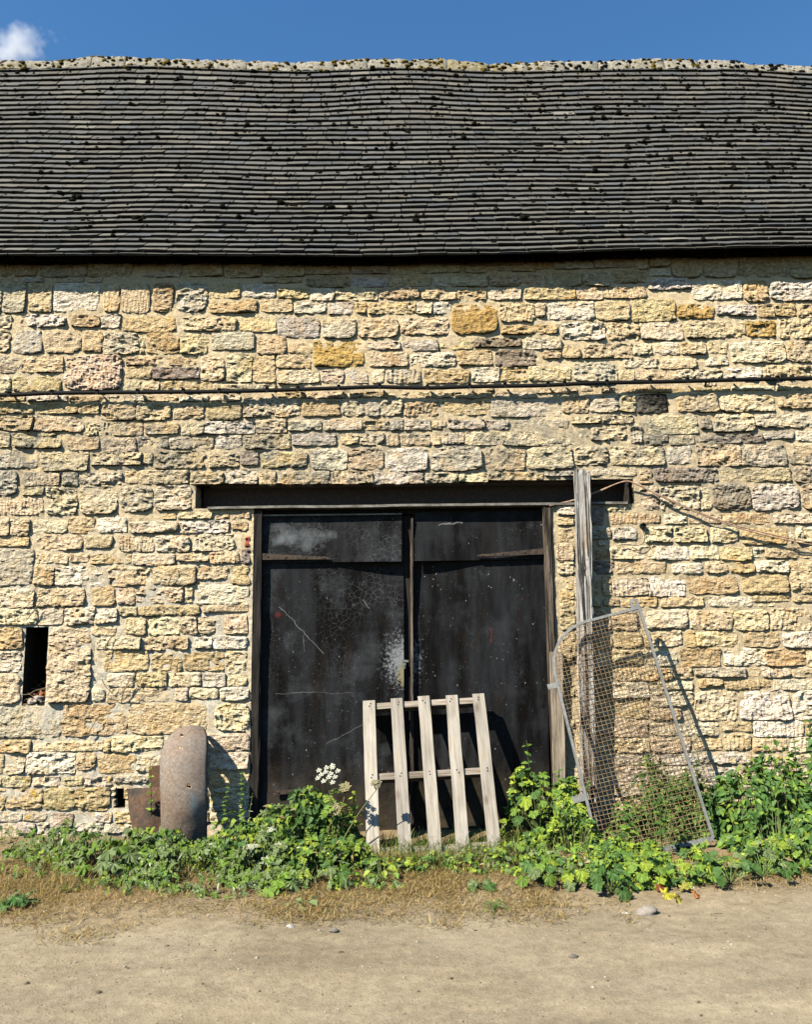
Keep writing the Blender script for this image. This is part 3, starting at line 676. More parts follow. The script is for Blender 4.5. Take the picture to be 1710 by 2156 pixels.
# --- roof: a swept slope, tile courses, sagging ridge
EAVE_Y = -.17
NROW = 38
def roof_curve(g):
    th = np.radians(np.linspace(46, 63.5, NROW + 1)); 
    y = EAVE_Y + np.concatenate([[0], np.cumsum(np.cos((th[1:] + th[:-1]) / 2) * g)])
    z = np.concatenate([[0], np.cumsum(np.sin((th[1:] + th[:-1]) / 2) * g)])
    return y, z, th
z_e = P(855, 538, EAVE_Y)[2]
lo, hi = .08, .16
for _ in range(40):
    g = (lo + hi) / 2; y, z, th = roof_curve(g)
    if proj((0, y[-1], z_e + z[-1]))[1] > 144: lo = g
    else: hi = g
GA = g; RY, RZ, RTH = roof_curve(GA); RS = np.arange(NROW + 1) * GA
print('gauge', GA, 'ridge', RY[-1], z_e + RZ[-1])
def offs(tab, Y, Zn, wantadd=0):
    xs_, dz_ = [], []
    for px, py in tab:
        zz = Zn
        for _ in range(6):
            q = P(px, py, Y); zz = q[2]; xx = q[0]
        xs_.append(xx); dz_.append(zz - Zn)
    return np.array(xs_), np.array(dz_)
ex, ed = offs([(-150, 541), (0, 540), (350, 541), (700, 543), (1000, 535), (1300, 527), (1710, 523), (1860, 521)], EAVE_Y, z_e)
rx, rd = offs([(a, b - 5) for a, b in [(-150, 150), (0, 149), (240, 145), (420, 147), (600, 154), (850, 147), (1060, 155), (1230, 152), (1380, 147), (1550, 151), (1710, 163), (1860, 166)]], RY[-1], z_e + RZ[-1])
def smooth_interp(x, xp, fp):
    x = np.asarray(x, float); r = 0
    for d in (-.35, -.2, 0, .2, .35): r = r + np.interp(x + d, xp, fp)
    return r / 5
def roof_pt(x, s, h):
    """point on the roof: x, distance s up the slope from the eave, h above the surface"""
    x, s, h = np.broadcast_arrays(np.asarray(x, float), np.asarray(s, float), np.asarray(h, float))
    t = np.clip(s / RS[-1], -.05, 1.05)
    y = np.interp(s, RS, RY) + np.minimum(s, 0) * math.cos(RTH[0]) + np.maximum(s - RS[-1], 0) * math.cos(RTH[-1])
    z = np.interp(s, RS, RZ) + np.minimum(s, 0) * math.sin(RTH[0]) + np.maximum(s - RS[-1], 0) * math.sin(RTH[-1])
    a = np.interp(s, RS, RTH)
    dz = (1 - t) * smooth_interp(x, ex, ed) + t * smooth_interp(x, rx, rd)
    wob = noise(np.stack([x.ravel() * .9, t.ravel() * 5, np.zeros(x.size)], 1), 77).reshape(x.shape) * .016
    return np.stack([x, y - np.sin(a) * h, z_e + z + dz + wob + np.cos(a) * h], -1)
XR = 7.6
rxs = np.linspace(-XR, XR, 80); rss = np.linspace(0.02, RS[-1], 40)
A, B = np.meshgrid(rxs, rss, indexing='ij')
rg = Geo(); rg.add(roof_pt(A, B, -.02).reshape(-1, 3), grid_quads(80, 40))
RIDGE = (RY[-1], z_e + RZ[-1])
back_y = 2 * RIDGE[0] + .14
C_, D_ = np.meshgrid(rxs, np.linspace(0, 1, 8), indexing='ij')
bk = np.stack([C_, RIDGE[0] + D_ * (back_y - RIDGE[0]), RIDGE[1] + smooth_interp(C_, rx, rd) * (1 - D_) - .03 - D_ * (RIDGE[1] - z_e)], -1)
rg.add(bk.reshape(-1, 3), grid_quads(80, 8))
roof = rg.build('roof', 'tile', barn, tint=True)
for c in roof.data.color_attributes['tint'].data: c.color = (.06, .058, .052, 1)
gg = Geo()
for sx in (-1, 1):
    a = []
    for yy, zz in ((.0, -.2), (.0, z_e), (RIDGE[0], RIDGE[1] - .08), (back_y - .15, z_e), (back_y - .15, -.2)): a.append((sx * 7.35, yy, zz))
    gg.add(a, None, [[0, 1, 2], [0, 2, 4], [2, 3, 4]])
gg.add([(-7.35, back_y - .15, -.2), (7.35, back_y - .15, -.2), (7.35, back_y - .15, z_e), (-7.35, back_y - .15, z_e)], [[0, 1, 2, 3]])
gg.build('end_and_rear_walls', 'mortar', barn, tint=False)
tiles_rest = Geo(); n_single = 0
TW = .238
def tile_geo(xc, s0, wd, rowi):
    k = 4; u = np.linspace(-.5, .5, k) * (wd - .009) + xc
    j = RNG.normal(0, .0035); rot = RNG.normal(0, .006); lift = RNG.normal(0, .002); th_ = RNG.uniform(.015, .023)
    sl = s0 + j + (u - xc) * rot + RNG.normal(0, .002, k)
    L = GA * 1.5
    t0 = .048 + lift
    edge = RNG.normal(0, .0015, k)
    V_ = roof_pt(np.tile(u, 4), np.concatenate([sl + .002, sl, sl + .006, np.full(k, s0 + L)]), np.concatenate([t0 - th_ + edge * .5, t0 + edge - .001, t0 + .0012 + edge, np.full(k, .004)])); q = []
    for i in range(k - 1):
        for r_ in range(3): q.append([r_ * k + i, r_ * k + i + 1, (r_ + 1) * k + i + 1, (r_ + 1) * k + i])
    q.append([0, k, 2 * k, 3 * k]); q.append([k - 1, 4 * k - 1, 3 * k - 1, 2 * k - 1])
    v = RNG.uniform(.80, 1.2)
    base = np.array([.088, .085, .075]) if RNG.random() < .75 else np.array([.105, .096, .078]) if RNG.random() < .6 else np.array([.074, .077, .076])
    if RNG.random() < .03: base = np.array([.15, .14, .115])
    return V_, q, base * v
for r_ in range(-1, NROW):
    s0 = r_ * GA if r_ >= 0 else -.012
    x = -XR + (TW / 2 if r_ % 2 else 0) + RNG.uniform(-.03, .03)
    while x < XR:
        wd = TW * RNG.uniform(.93, 1.07); V_, q, t = tile_geo(x + wd / 2, s0, wd, r_)
        if r_ < 0: V_ = V_ - np.array([0, -.012, .024])
        px, py = proj(V_[4:8].mean(0)); inview = -20 < px < 1730
        if inview and r_ >= 0 and n_single < 300:
            n_single += 1; mk('roof_tile', V_, q, None, 'tile', roof, t, False, loc=V_.mean(0))
        else: tiles_rest.add(V_, q, None, t)
        x += wd
tag(tiles_rest.build('upper_roof_tiles', 'tile', roof), kind='stuff')
# ridge stones bedded in mortar
RTOP = [(-170, 131), (0, 130), (125, 131), (200, 121), (280, 121), (300, 124), (450, 127), (600, 134), (690, 131), (775, 126), (955, 126), (970, 132), (1055, 136), (1160, 131),
        (1245, 131), (1355, 127), (1400, 126), (1545, 129), (1580, 137), (1710, 143), (1860, 147)]
tx, tzz = [], []
for px, py in RTOP:
    q = P(px, py, RIDGE[0] + .0); tx.append(q[0]); tzz.append(q[2])
x = -XR
while x < XR:
    L = random.uniform(.36, .62); nu, nv = 14, 15
    u = np.linspace(0, 1, nu); v = np.linspace(0, 1, nv); U, Vv = np.meshgrid(u, v, indexing='ij'); U = U.ravel(); Vv = Vv.ravel()
    xx = x + U * (L - .008)
    top = np.interp(xx, tx, tzz) + random.uniform(-.008, .012)
    base = RIDGE[1] + smooth_interp(xx, rx, rd) - .02
    v2 = (Vv - .5) * 2; ang = v2 * 1.0
    hgt = top - (base - .055)
    yy = RIDGE[0] + np.sign(v2) * np.abs(v2) ** .9 * .085
    zz = top - hgt * np.abs(v2) ** 1.7
    p = np.stack([xx, yy, zz], 1)
    d = fbm(p * 9, 4, 5) * .020 + fbm(p * 32, 3, 8) * .014
    e = np.minimum(U, 1 - U); d = d - .02 * np.exp(-e / .03)
    p[:, 1] += np.sin(ang) * d; p[:, 2] += np.cos(ang) * d
    mk('ridge_stone', p, grid_quads(nu, nv), None, 'ridge', roof, None, True, loc=p.mean(0))
    x += L
# moss cushions on the tiles and ridge
def lump(c, r, flat=.6, seed=0, n=(7, 5)):
    a, b = n; th_ = np.linspace(0, 2 * np.pi, a, endpoint=False); V_ = [(0, 0, 1.0)]; 
    for i in range(1, b):
        ph = math.pi * .62 * i / (b - 1)
        for t in th_: V_.append((math.sin(ph) * math.cos(t), math.sin(ph) * math.sin(t), math.cos(ph)))
    V_ = np.array(V_); V_ = V_ * (1 + .35 * noise(V_ * 1.7 + seed * 3.1, 4))[:, None]
    V_ = V_ * np.array([r, r, r * flat]) + np.asarray(c)
    t = [[0, 1 + k, 1 + (k + 1) % a] for k in range(a)]; q = []
    for i in range(b - 2):
        for k in range(a): q.append([1 + i * a + k, 1 + (i + 1) * a + k, 1 + (i + 1) * a + (k + 1) % a, 1 + i * a + (k + 1) % a])
    return V_, q, t
mg = Geo(); yg = Geo(); cnt = 0
while cnt < 2700:
    x = RNG.uniform(-6.5, 6.5); t = RNG.random() ** .85
    dens = (.4 + .6 * t) * (.6 + .4 * sstep(-2.5, .5, x))
    if RNG.random() > dens: continue
    s_ = t * RS[-1]; s_ = round(s_ / GA) * GA + RNG.choice([.0, .0, .008, .02, .05]) - .004
    r = min(.038, RNG.lognormal(-4.25, .45))
    for k in range(1 if RNG.random() < .85 else 3):
        c = roof_pt(x + RNG.normal(0, .03 * (k > 0)), s_ + RNG.normal(0, .02 * (k > 0)), .040)
        V_, q, tt = lump(c, r * RNG.uniform(.7, 1.1), RNG.uniform(.6, .9), cnt + k * 7, (6, 4)); mg.add(V_, q, tt)
    cnt += 1
for k in range(620):
    x = RNG.uniform(-6.5, 6.5); v2 = RNG.random() ** .8; t_ = np.interp(x, tx, tzz); b_ = RIDGE[1] + smooth_interp(x, rx, rd) - .075
    c = np.array([x, RIDGE[0] - v2 ** .9 * .085, t_ - (t_ - b_) * v2 ** 1.7 - .006])
    yel = noise(np.array([[x * .9 + 2, 0, 0]]), 14)[0] > .12 and RNG.random() < .85
    V_, q, tt = lump((0, 0, 0), RNG.uniform(.012, .034), .55, k, (6, 4)); a = -1.0 * v2
    V_ = V_ @ np.array([[1, 0, 0], [0, math.cos(a), -math.sin(a)], [0, math.sin(a), math.cos(a)]]); (yg if yel else mg).add(V_ + c, q, tt)
tag(mg.build('moss_cushions', 'moss', roof, True, False), kind='stuff', label='dark moss cushions dotted over the tiles')
tag(yg.build('yellow_moss', 'yellow_moss', roof, True, False), kind='stuff', label='yellow brown moss along the ridge')

# --- lintel beam, door frame, doors
def frame_at(px, y0, y1, Y): return P(px, y0, Y), P(px, y1, Y)
zb = SLOT[2]
lin = Geo(); lin.box(((SLOT[0] + SLOT[1]) / 2, .17, (SLOT[2] + SLOT[3]) / 2), (SLOT[1] - SLOT[0] - .06, .02, SLOT[3] - SLOT[2] - .01))
lintel = lin.build('lintel_beam', 'iron', barn, tint=False)
fl = Geo(); fx0 = P(437, 1066, -.03)[0]; fx1 = P(1322, 1058, -.03)[0]
nseg = 40; xs_ = np.linspace(fx0, fx1, nseg)
zz_ = zb + .004 + noise(np.stack([xs_ * 3, xs_ * 0, xs_ * 0], 1), 3) * .003
V_ = []
for yy, dz in ((-.035, -.012), (-.037, .008), (.088, .014), (.23, .014), (.23, -.012)):
    V_ += [(a, yy, b + dz) for a, b in zip(xs_, zz_)]
q = []
for r_ in range(5):
    for i in range(nseg - 1): q.append([r_ * nseg + i, r_ * nseg + i + 1, ((r_ + 1) % 5) * nseg + i + 1, ((r_ + 1) % 5) * nseg + i])
fl.add(V_, q); fl.build('lower_flange', 'beam_steel', lintel, tint=False)
fp = Geo(); fp.box((fx1 + .006, .03, zb + .11), (.012, .13, .19)); fp.build('end_plate', 'iron', lintel, tint=False)
fu = Geo(); fu.box(((fx0 + fx1) / 2, .14, SLOT[3] - .012), (fx1 - fx0, .2, .018)); fu.build('upper_flange', 'iron', lintel, tint=False)

def rough_beam(name, mat, parent, p0, p1, wd, dp, seed=0, amp=.006, ns=60, na=28, jag=0.0, groove=.0, lab=None, top=True):
    """a weathered timber from p0 (bottom) to p1 (top)"""
    p0 = np.array(p0, float); p1 = np.array(p1, float); ax = p1 - p0; L = np.linalg.norm(ax); ax /= L
    xax = np.array([1, 0, 0]) - ax[0] * ax; xax /= np.linalg.norm(xax); yax = np.cross(ax, xax)
    th_ = np.linspace(0, 2 * np.pi, na, endpoint=False); c, s_ = np.cos(th_), np.sin(th_)
    e = .22; sx = np.sign(c) * np.abs(c) ** e * wd / 2; sy = np.sign(s_) * np.abs(s_) ** e * dp / 2
    t = np.linspace(0, 1, ns); V_ = []
    prm = np.stack([np.repeat(t * L, na), np.tile(np.arange(na), ns), np.zeros(ns * na)], 1)
    g1 = fbm(np.stack([prm[:, 0] * 1.6 + seed, prm[:, 1] * .55, prm[:, 2]], 1), 3, 40 + seed)
    g2 = fbm(np.stack([prm[:, 0] * 6 + seed, prm[:, 1] * .8, prm[:, 2] + 5], 1), 3, 60 + seed)
    rr = 1 + (g1 * amp * 1.2 + g2 * amp * .6) / (min(wd, dp) / 2) - groove * np.clip(np.abs(g1) * -6 + .55, 0, 1)
    jz = fbm(np.stack([np.arange(na) * .7 + seed, np.zeros(na), np.zeros(na)], 1), 2, 9) * jag
    bend = np.sin(t * 3.1 + seed) * .004
    for i in range(ns):
        for k in range(na):
            r_ = rr[i * na + k]; zt = t[i] * L + jz[k] * (t[i] ** 8)
            V_.append(p0 + ax * zt + xax * (sx[k] * r_ + bend[i]) + yax * sy[k] * r_)
    V_ = np.array(V_); q = []
    for i in range(ns - 1):
        for k in range(na): q.append([i * na + k, i * na + (k + 1) % na, (i + 1) * na + (k + 1) % na, (i + 1) * na + k])
    V_ = np.vstack([V_, p0, p1 - ax * jag * .4]); t_ = []
    for k in range(na): t_.append([ns * na, (k + 1) % na, k]); t_.append([ns * na + 1, (ns - 1) * na + k, (ns - 1) * na + (k + 1) % na])
    return mk(name, V_, q, t_, mat, parent, None, False, loc=p0)
dz0 = 0.02
fr = thing  # noqa
lj = wx(540, 1380); rj = wx(1163, 1350)
df = rough_beam('door_frame', 'charred_wood', barn, (lj - .005, .045, dz0), (lj - .005, .045, zb - .02), .07, .10, 1)
df['label'] = 'blackened timber door jamb beside the left door'
rf = rough_beam('door_frame', 'frame_wood', barn, (rj, .03, dz0), (rj - .005, .03, zb - .02), .062, .11, 2, groove=.10)
rf['label'] = 'weathered brown timber door jamb beside the right door'
hb = Geo(); hb.box(((lj + rj) / 2, .13, zb - .045), (rj - lj, .08, .05)); hb.build('door_head', 'charred_wood', barn, tint=False)
# jamb base stump: pale ribbed plank standing against the right jamb
a0 = P(1177, 1650, -.05); a1 = P(1170, 1372, -.05)
pk = rough_beam('door_frame', 'plank_wood', barn, (a0[0], -.055, -.02), (a1[0], -.04, a1[2]), .095, .07, 5, groove=.06)
pk['label'] = 'pale grooved plank standing at the foot of the right jamb'

def sheet(name, mat, parent, px, yA, thick=.012, nu=30, nv=44):
    """a metal sheet from its four picture corners (TL, TR, BR, BL), yA(u,v) = depth; v runs down"""
    TL, TR, BR, BL = [P(a, b, .05) for a, b in px]
    u = np.linspace(0, 1, nu); v = np.linspace(0, 1, nv); U, Vv = np.meshgrid(u, v, indexing='ij'); U = U.ravel(); Vv = Vv.ravel()
    p = ((1 - U) * (1 - Vv))[:, None] * TL + (U * (1 - Vv))[:, None] * TR + (U * Vv)[:, None] * BR + ((1 - U) * Vv)[:, None] * BL
    p[:, 1] = yA(U, Vv) + fbm(p * np.array([2.5, 0, 2.5]), 3, 50) * .004
    b = p.copy(); b[:, 1] += thick
    Qf = grid_quads(nu, nv); n = len(p); q = [list(Qf[:, ::-1]), list(Qf + n)]
    ed_ = [[i * nv, (i + 1) * nv, (i + 1) * nv + n, i * nv + n] for i in range(nu - 1)] + [[i * nv + nv - 1, i * nv + nv - 1 + n, (i + 1) * nv + nv - 1 + n, (i + 1) * nv + nv - 1] for i in range(nu - 1)]
    ed_ += [[j, j + n, j + 1 + n, j + 1] for j in range(nv - 1)] + [[(nu - 1) * nv + j, (nu - 1) * nv + j + 1, (nu - 1) * nv + j + 1 + n, (nu - 1) * nv + j + n] for j in range(nv - 1)]
    return mk(name, np.vstack([p, b]), np.vstack([Qf[:, ::-1], Qf + n, np.array(ed_)]), None, mat, parent)
def strap(parent, a, b, h0, h1, Y, mat='hinge_iron'):
    """tapered strap hinge from a (wide) to b (narrow)"""
    A_, B_ = P(*a, Y), P(*b, Y); g = Geo()
    V_ = []
    for yy in (Y - .012, Y): 
        V_ += [A_ * [1, 0, 1] + [0, yy, h0 / 2], A_ * [1, 0, 1] + [0, yy, -h0 / 2], B_ * [1, 0, 1] + [0, yy, -h1 / 2], B_ * [1, 0, 1] + [0, yy, h1 / 2]]
    g.add(np.array(V_), [[0, 1, 2, 3], [4, 7, 6, 5], [0, 4, 5, 1], [1, 5, 6, 2], [2, 6, 7, 3], [3, 7, 4, 0]])
    for t in (.08, .35, .65, .93):
        c = A_ * (1 - t) + B_ * t; V2, q2, t2 = lump((0, 0, 0), .011, .6, 1, (8, 4)); V2 = V2[:, [0, 2, 1]] * [1, -1, 1]
        g.add(V2 + [c[0], Y - .012, c[2]], q2, t2)
    return g.build('strap_hinge', mat, parent, tint=False)
dl = sheet('door', 'door_paint_left', barn, [(553, 1180), (850, 1180), (851, 1760), (545, 1760)], lambda u, v: .055 + .0 * u + .028 * sstep(.45, 1, u) * (1 - sstep(0, .22, v)))
dl['label'] = 'left leaf of the black door with scratched crazed paint'
tl = sheet('top_sheet', 'door_paint_left', dl, [(552, 1087), (846, 1085), (846, 1183), (553, 1185)], lambda u, v: .047 - .012 * v - .040 * sstep(.3, 1, u) * v - .006 * sstep(.06, 0, v), .01, 30, 14)
dr = sheet('door', 'door_paint_right', barn, [(868, 1174), (1150, 1174), (1160, 1760), (866, 1760)], lambda u, v: .066 + .028 * sstep(.55, 0, u) * (1 - sstep(0, .22, v)))
dr['label'] = 'right leaf of the black door, the plainer and duller one'
tr = sheet('top_sheet', 'door_paint_right', dr, [(872, 1079), (1146, 1075), (1150, 1177), (872, 1182)], lambda u, v: .057 - .012 * v - .034 * sstep(.7, 0, u) * v, .01, 30, 14)
st_ = Geo(); a_, b_ = P(552, 1086, .035), P(846, 1084, .035); st_.box(((a_[0] + b_[0]) / 2, .036, (a_[2] + b_[2]) / 2 + .004), (b_[0] - a_[0], .034, .012)); st_.build('top_edge', 'beam_steel', dl, tint=False)  # pale strip added to show the sunlit top edge as a bright line
strap(dl, (553, 1172), (694, 1175), .055, .018, .015); strap(dl, (580, 1668), (668, 1663), .035, .02, .03)
strap(dr, (1158, 1160), (1005, 1170), .055, .014, .02)
ms = Geo(); mx = P(859, 1400, .09)[0]; ms.box((mx, .115, (zb - .05) / 2 + .02), (.11, .05, zb - .1)); ms.build('meeting_strip', 'charred_wood', dl, tint=False)
we = rough_beam('edge_batten', 'frame_wood', dr, (P(866, 1700, .06)[0] - .002, .058, .05), (P(867, 1090, .06)[0] - .002, .05, P(867, 1092, .05)[2]), .022, .05, 7, groove=.08, ns=50, na=16)
hs = Geo(); hp = P(851, 1398, .03); hs.box((hp[0], .035, hp[2]), (.03, .03, .07)); hs.box((hp[0] + .012, .02, hp[2] + .025), (.05, .012, .016)); hs.box((hp[0] - .002, .012, hp[2] - .02), (.016, .016, .04))
hs.build('hasp', 'galvanised', dl, tint=False)

# ---------------------------------------------------------------- things on the wall
def curve_pts(pts, n=12):
    pts = np.array(pts, float); t = np.linspace(0, len(pts) - 1, (len(pts) - 1) * n + 1); o = []
    for a in t:
        i = min(int(a), len(pts) - 2); f = a - i
        p0 = pts[max(i - 1, 0)]; p1 = pts[i]; p2 = pts[i + 1]; p3 = pts[min(i + 2, len(pts) - 1)]
        o.append(.5 * (2 * p1 + (p2 - p0) * f + (2 * p0 - 5 * p1 + 4 * p2 - p3) * f * f + (3 * p1 - p0 - 3 * p2 + p3) * f ** 3))
    return np.array(o)
CPX = [(-350, 834), (0, 832), (110, 828), (310, 826), (500, 824), (700, 818), (790, 815), (900, 817), (1000, 814), (1130, 812), (1250, 807), (1400, 804), (1560, 800), (1710, 797), (2050, 792)]
cpts = curve_pts([P(a, b, -.075) for a, b in CPX], 10)
cth = thing('cable', 'black cable clipped along the stone wall below the eaves', 'cable', loc=P(855, 816, -.05))
g = Geo(); g.tube(cpts, .0185, 8); g.build('sheath', 'black_rubber', cth, True, False)
for px in (12, 107, 200, 292, 377, 460, 553, 637, 712, 800, 905, 985, 1070, 1150, 1190, 1278, 1362, 1455, 1548, 1640, 1732):
    k = np.argmin([abs(proj(c)[0] - px) for c in cpts]); c = cpts[k]
    g = Geo(); g.box(c + [0, .0, .017], (.026, .044, .020)); g.box(c + [.0, .02, .024], (.012, .05, .012)); g.box(c + [0, -.018, 0], (.022, .008, .04)); g.build('clip', 'black_rubber', cth, tint=False)

wth = thing('wire', 'slack pair of copper wires from the lintel end down to the right', 'wire', loc=P(1310, 1012, -.02))
for k, dy in ((0, 0), (1, 5)):
    pts = [(1157, 1064 + dy * .2, -.03), (1210, 1052 + dy * .2, -.03), (1262, 1033 + dy * .3, -.035), (1300, 1018, -.055), (1322, 1013 + dy * .2, -.06), (1345, 1021 + dy * .2, -.06), (1420, 1056 + dy * .5, -.06), (1520, 1097 + dy * .6, -.065), (1620, 1124 + dy * .9, -.07), (1720, 1143 + dy, -.07), (1900, 1165 + dy, -.07)]
    g = Geo(); g.tube(curve_pts([P(a, b, c) for a, b, c in pts], 8), .0055, 6); g.build('strand', 'copper_wire', wth, True, False)
pth = thing('pipe_stub', 'small black pipe end poking out of the wall right of the post', 'pipe', loc=P(1352, 1108, -.03))
c = P(1352, 1108, 0); g = Geo(); th_ = np.linspace(0, 2 * np.pi, 14, endpoint=False); V_ = []
for r_, yy in ((.024, .04), (.024, -.05), (.017, -.05), (.017, .03)): V_ += [(c[0] + r_ * math.cos(t), yy, c[2] + r_ * math.sin(t)) for t in th_]
q = [[r_ * 14 + k, r_ * 14 + (k + 1) % 14, (r_ + 1) * 14 + (k + 1) % 14, (r_ + 1) * 14 + k] for r_ in range(3) for k in range(14)]
g.add(V_, q); g.build('tube', 'black_rubber', pth, True, False)
g = Geo(); g.tube(curve_pts([P(1352, 1112, -.04), P(1358, 1130, -.05), P(1355, 1143, -.05), P(1340, 1149, -.05), P(1318, 1146, -.045), P(1298, 1150, -.045)], 6), .003, 5); g.build('loose_wire', 'iron', pth, True, False)

# twigs in the little opening
tw = thing('twig_nest', 'dry twigs and dead leaves in the small wall opening', 'twigs', loc=((WIN[0] + WIN[1]) / 2, .1, WIN[2]))
g = Geo(); gl = Geo()
for k in range(46):
    x = RNG.uniform(WIN[0] + .01, WIN[1] - .01); z = WIN[2] + .01 + RNG.random() ** 2 * .16; y = RNG.uniform(.01, .22); a = RNG.uniform(-.6, .6); L = RNG.uniform(.05, .16)
    d = np.array([math.cos(a) * RNG.choice([-1, 1]), RNG.uniform(-.5, .5), math.sin(a) + .2]); pts = [np.array([x, y, z]) + d * L * t + RNG.normal(0, .006, 3) for t in (-.5, -.2, .1, .5)]
    pts = [np.clip(p_, [WIN[0] + .005, -.05, WIN[2]], [WIN[1] - .005, .3, WIN[3]]) for p_ in pts]
    g.tube(pts, RNG.uniform(.0018, .004), 4)
g.build('twigs', 'twig', tw, tint=False)
for k in range(9):
    r_ = RNG.uniform(.02, .045); V_, q, t = lump((RNG.uniform(WIN[0] + .03, WIN[1] - .03), RNG.uniform(.0, .2), WIN[2] + RNG.uniform(0, .05)), r_, .8, k, (8, 5)); mk('rubble', V_, q, t, 'brick_scrap', tw)
for k in range(7):
    x = RNG.uniform(WIN[0] + .06, WIN[1] - .02); c = np.array([x, RNG.uniform(-.0, .1), WIN[2] + RNG.uniform(.02, .1)])
    v = RNG.normal(0, .022, (4, 3)); gl.add(c + v, None, [[0, 1, 2], [1, 3, 2]], (.34, .11, .05))
gl.build('dead_leaves', 'straw', tw)
# ivy roots clinging left of the door
iv = thing('dead_creeper', 'bare dead creeper stems clinging below the lintel on the left', 'creeper', loc=P(230, 1400, -.03))
g = Geo()
for pts in ([(255, 1480), (262, 1450), (285, 1420), (310, 1400)], [(262, 1450), (290, 1432), (330, 1425)], [(215, 1430), (222, 1445), (232, 1455)], [(218, 1372), (228, 1350), (240, 1335), (246, 1322)],
            [(358, 1410), (363, 1390), (372, 1375)], [(60, 1300), (75, 1280), (90, 1262)], [(85, 1225), (70, 1245), (50, 1262)], [(352, 1235), (362, 1210), (372, 1195)], [(185, 1545), (200, 1520), (212, 1505)]):
    g.tube(curve_pts([P(a, b, -.05 + RNG.uniform(-.008, .008)) for a, b in pts], 5), np.linspace(.005, .002, (len(pts) - 1) * 5 + 1), 5)
g.build('stems', 'twig', iv, tint=False)

# ---------------------------------------------------------------- post, mesh panel, pallet, mudguard, scrap
pb = P(1234, 1650, -.1); pt = P(1222, 997, -.09)
post = thing('timber_post', 'split grey weathered timber post standing upright beside the door', 'post', loc=(pb[0], -.09, 0))
rough_beam('post', 'post_wood', post, (pb[0] + .012, -.13, -.05), (pt[0], -.115, pt[2]), .112, .10, 11, amp=.010, ns=130, na=44, jag=.05, groove=.24)

TL_, TR_, BR_, BL_ = P(1147, 1332, -.25), P(1346, 1279, -.25), P(1502, 1764, -.66), P(1268, 1815, -.70)
mp = thing('mesh_panel', 'leaning wire mesh guard in a galvanised flat frame with tabs', 'mesh panel', loc=(BL_[0], BL_[1], 0))
def bil(u, v): return (1 - u) * (1 - v) * TL_ + u * (1 - v) * TR_ + u * v * BR_ + (1 - u) * v * BL_
pn = np.cross(TR_ - TL_, BL_ - TL_); pn /= np.linalg.norm(pn); pn = pn if pn[1] < 0 else -pn
Wp = np.linalg.norm(TR_ - TL_); Hp = np.linalg.norm(BR_ - TR_); print('panel', Wp, Hp)
RC = .34
def flat_bar(name, pts, wd, thick=.020):
    """flat strip following pts, lying in the panel plane"""
    pts = np.array(pts); tan = np.gradient(pts, axis=0); tan /= np.linalg.norm(tan, axis=1)[:, None]
    sd = np.cross(tan, pn); sd /= np.linalg.norm(sd, axis=1)[:, None]; n = len(pts); V_ = []
    for a, b in ((-1, 1), (1, 1), (1, -1), (-1, -1)): V_ += list(pts + sd * a * wd / 2 + pn * b * thick / 2)
    q = [[r_ * n + i, r_ * n + i + 1, ((r_ + 1) % 4) * n + i + 1, ((r_ + 1) % 4) * n + i] for r_ in range(4) for i in range(n - 1)]
    q += [[0, n, 2 * n, 3 * n], [n - 1, 4 * n - 1, 3 * n - 1, 2 * n - 1]]
    return mk(name, np.array(V_), q, None, 'galvanised', mp)
arc = []
for a in np.linspace(0, math.pi / 2, 10):
    arc.append(bil((RC / Wp) * (1 - math.sin(a)), (RC / Hp) * (1 - math.cos(a)))) 
top = [bil(u, 0) for u in np.linspace(1, RC / Wp, 12)]; left = [bil(0, v) for v in np.linspace(RC / Hp, 1, 24)]
flat_bar('frame', np.array(top + arc[1:-1] + left), .021)
flat_bar('frame', np.array([bil(1, v) for v in np.linspace(0, 1, 24)]), .021); flat_bar('frame', np.array([bil(u, 1) for u in np.linspace(0, 1, 12)]), .03)
def inside(u, v):
    x, y = u * Wp, v * Hp
    return not (x < RC and y < RC and (x - RC) ** 2 + (y - RC) ** 2 > RC * RC)
nvw, nhw = 25, 56
for k in range(1, nvw):
    u = k / nvw; ph = k % 2
    vv = [v for v in np.linspace(0, 1, nhw * 2 + 1) if inside(u, v)]
    pts = [bil(u + .002 * math.sin(v * 9 + k), v) + pn * (.0025 * (1 if (int(round(v * nhw * 2)) // 2 + ph) % 2 else -1) + .004) for v in vv]
    g = Geo(); g.tube(np.array(pts), .0021, 4); g.build('wire', 'rusty_wire', mp, tint=False)
for k in range(1, nhw):
    v = k / nhw + RNG.normal(0, .0006)
    uu = [u for u in np.linspace(-.008, 1.008, nvw * 2 + 1) if inside(u, v)]
    sag = RNG.normal(0, .0015)
    pts = [bil(u, v + sag * math.sin(u * 3.14) + .0012 * math.sin(u * 7 + k * .7)) + pn * .004 for u in uu]
    g = Geo(); g.tube(np.array(pts), .0023, 4); g.build('wire', 'rusty_wire', mp, tint=False)
dirL = (TL_ - TR_) / Wp; dirD = (BR_ - TR_) / Hp
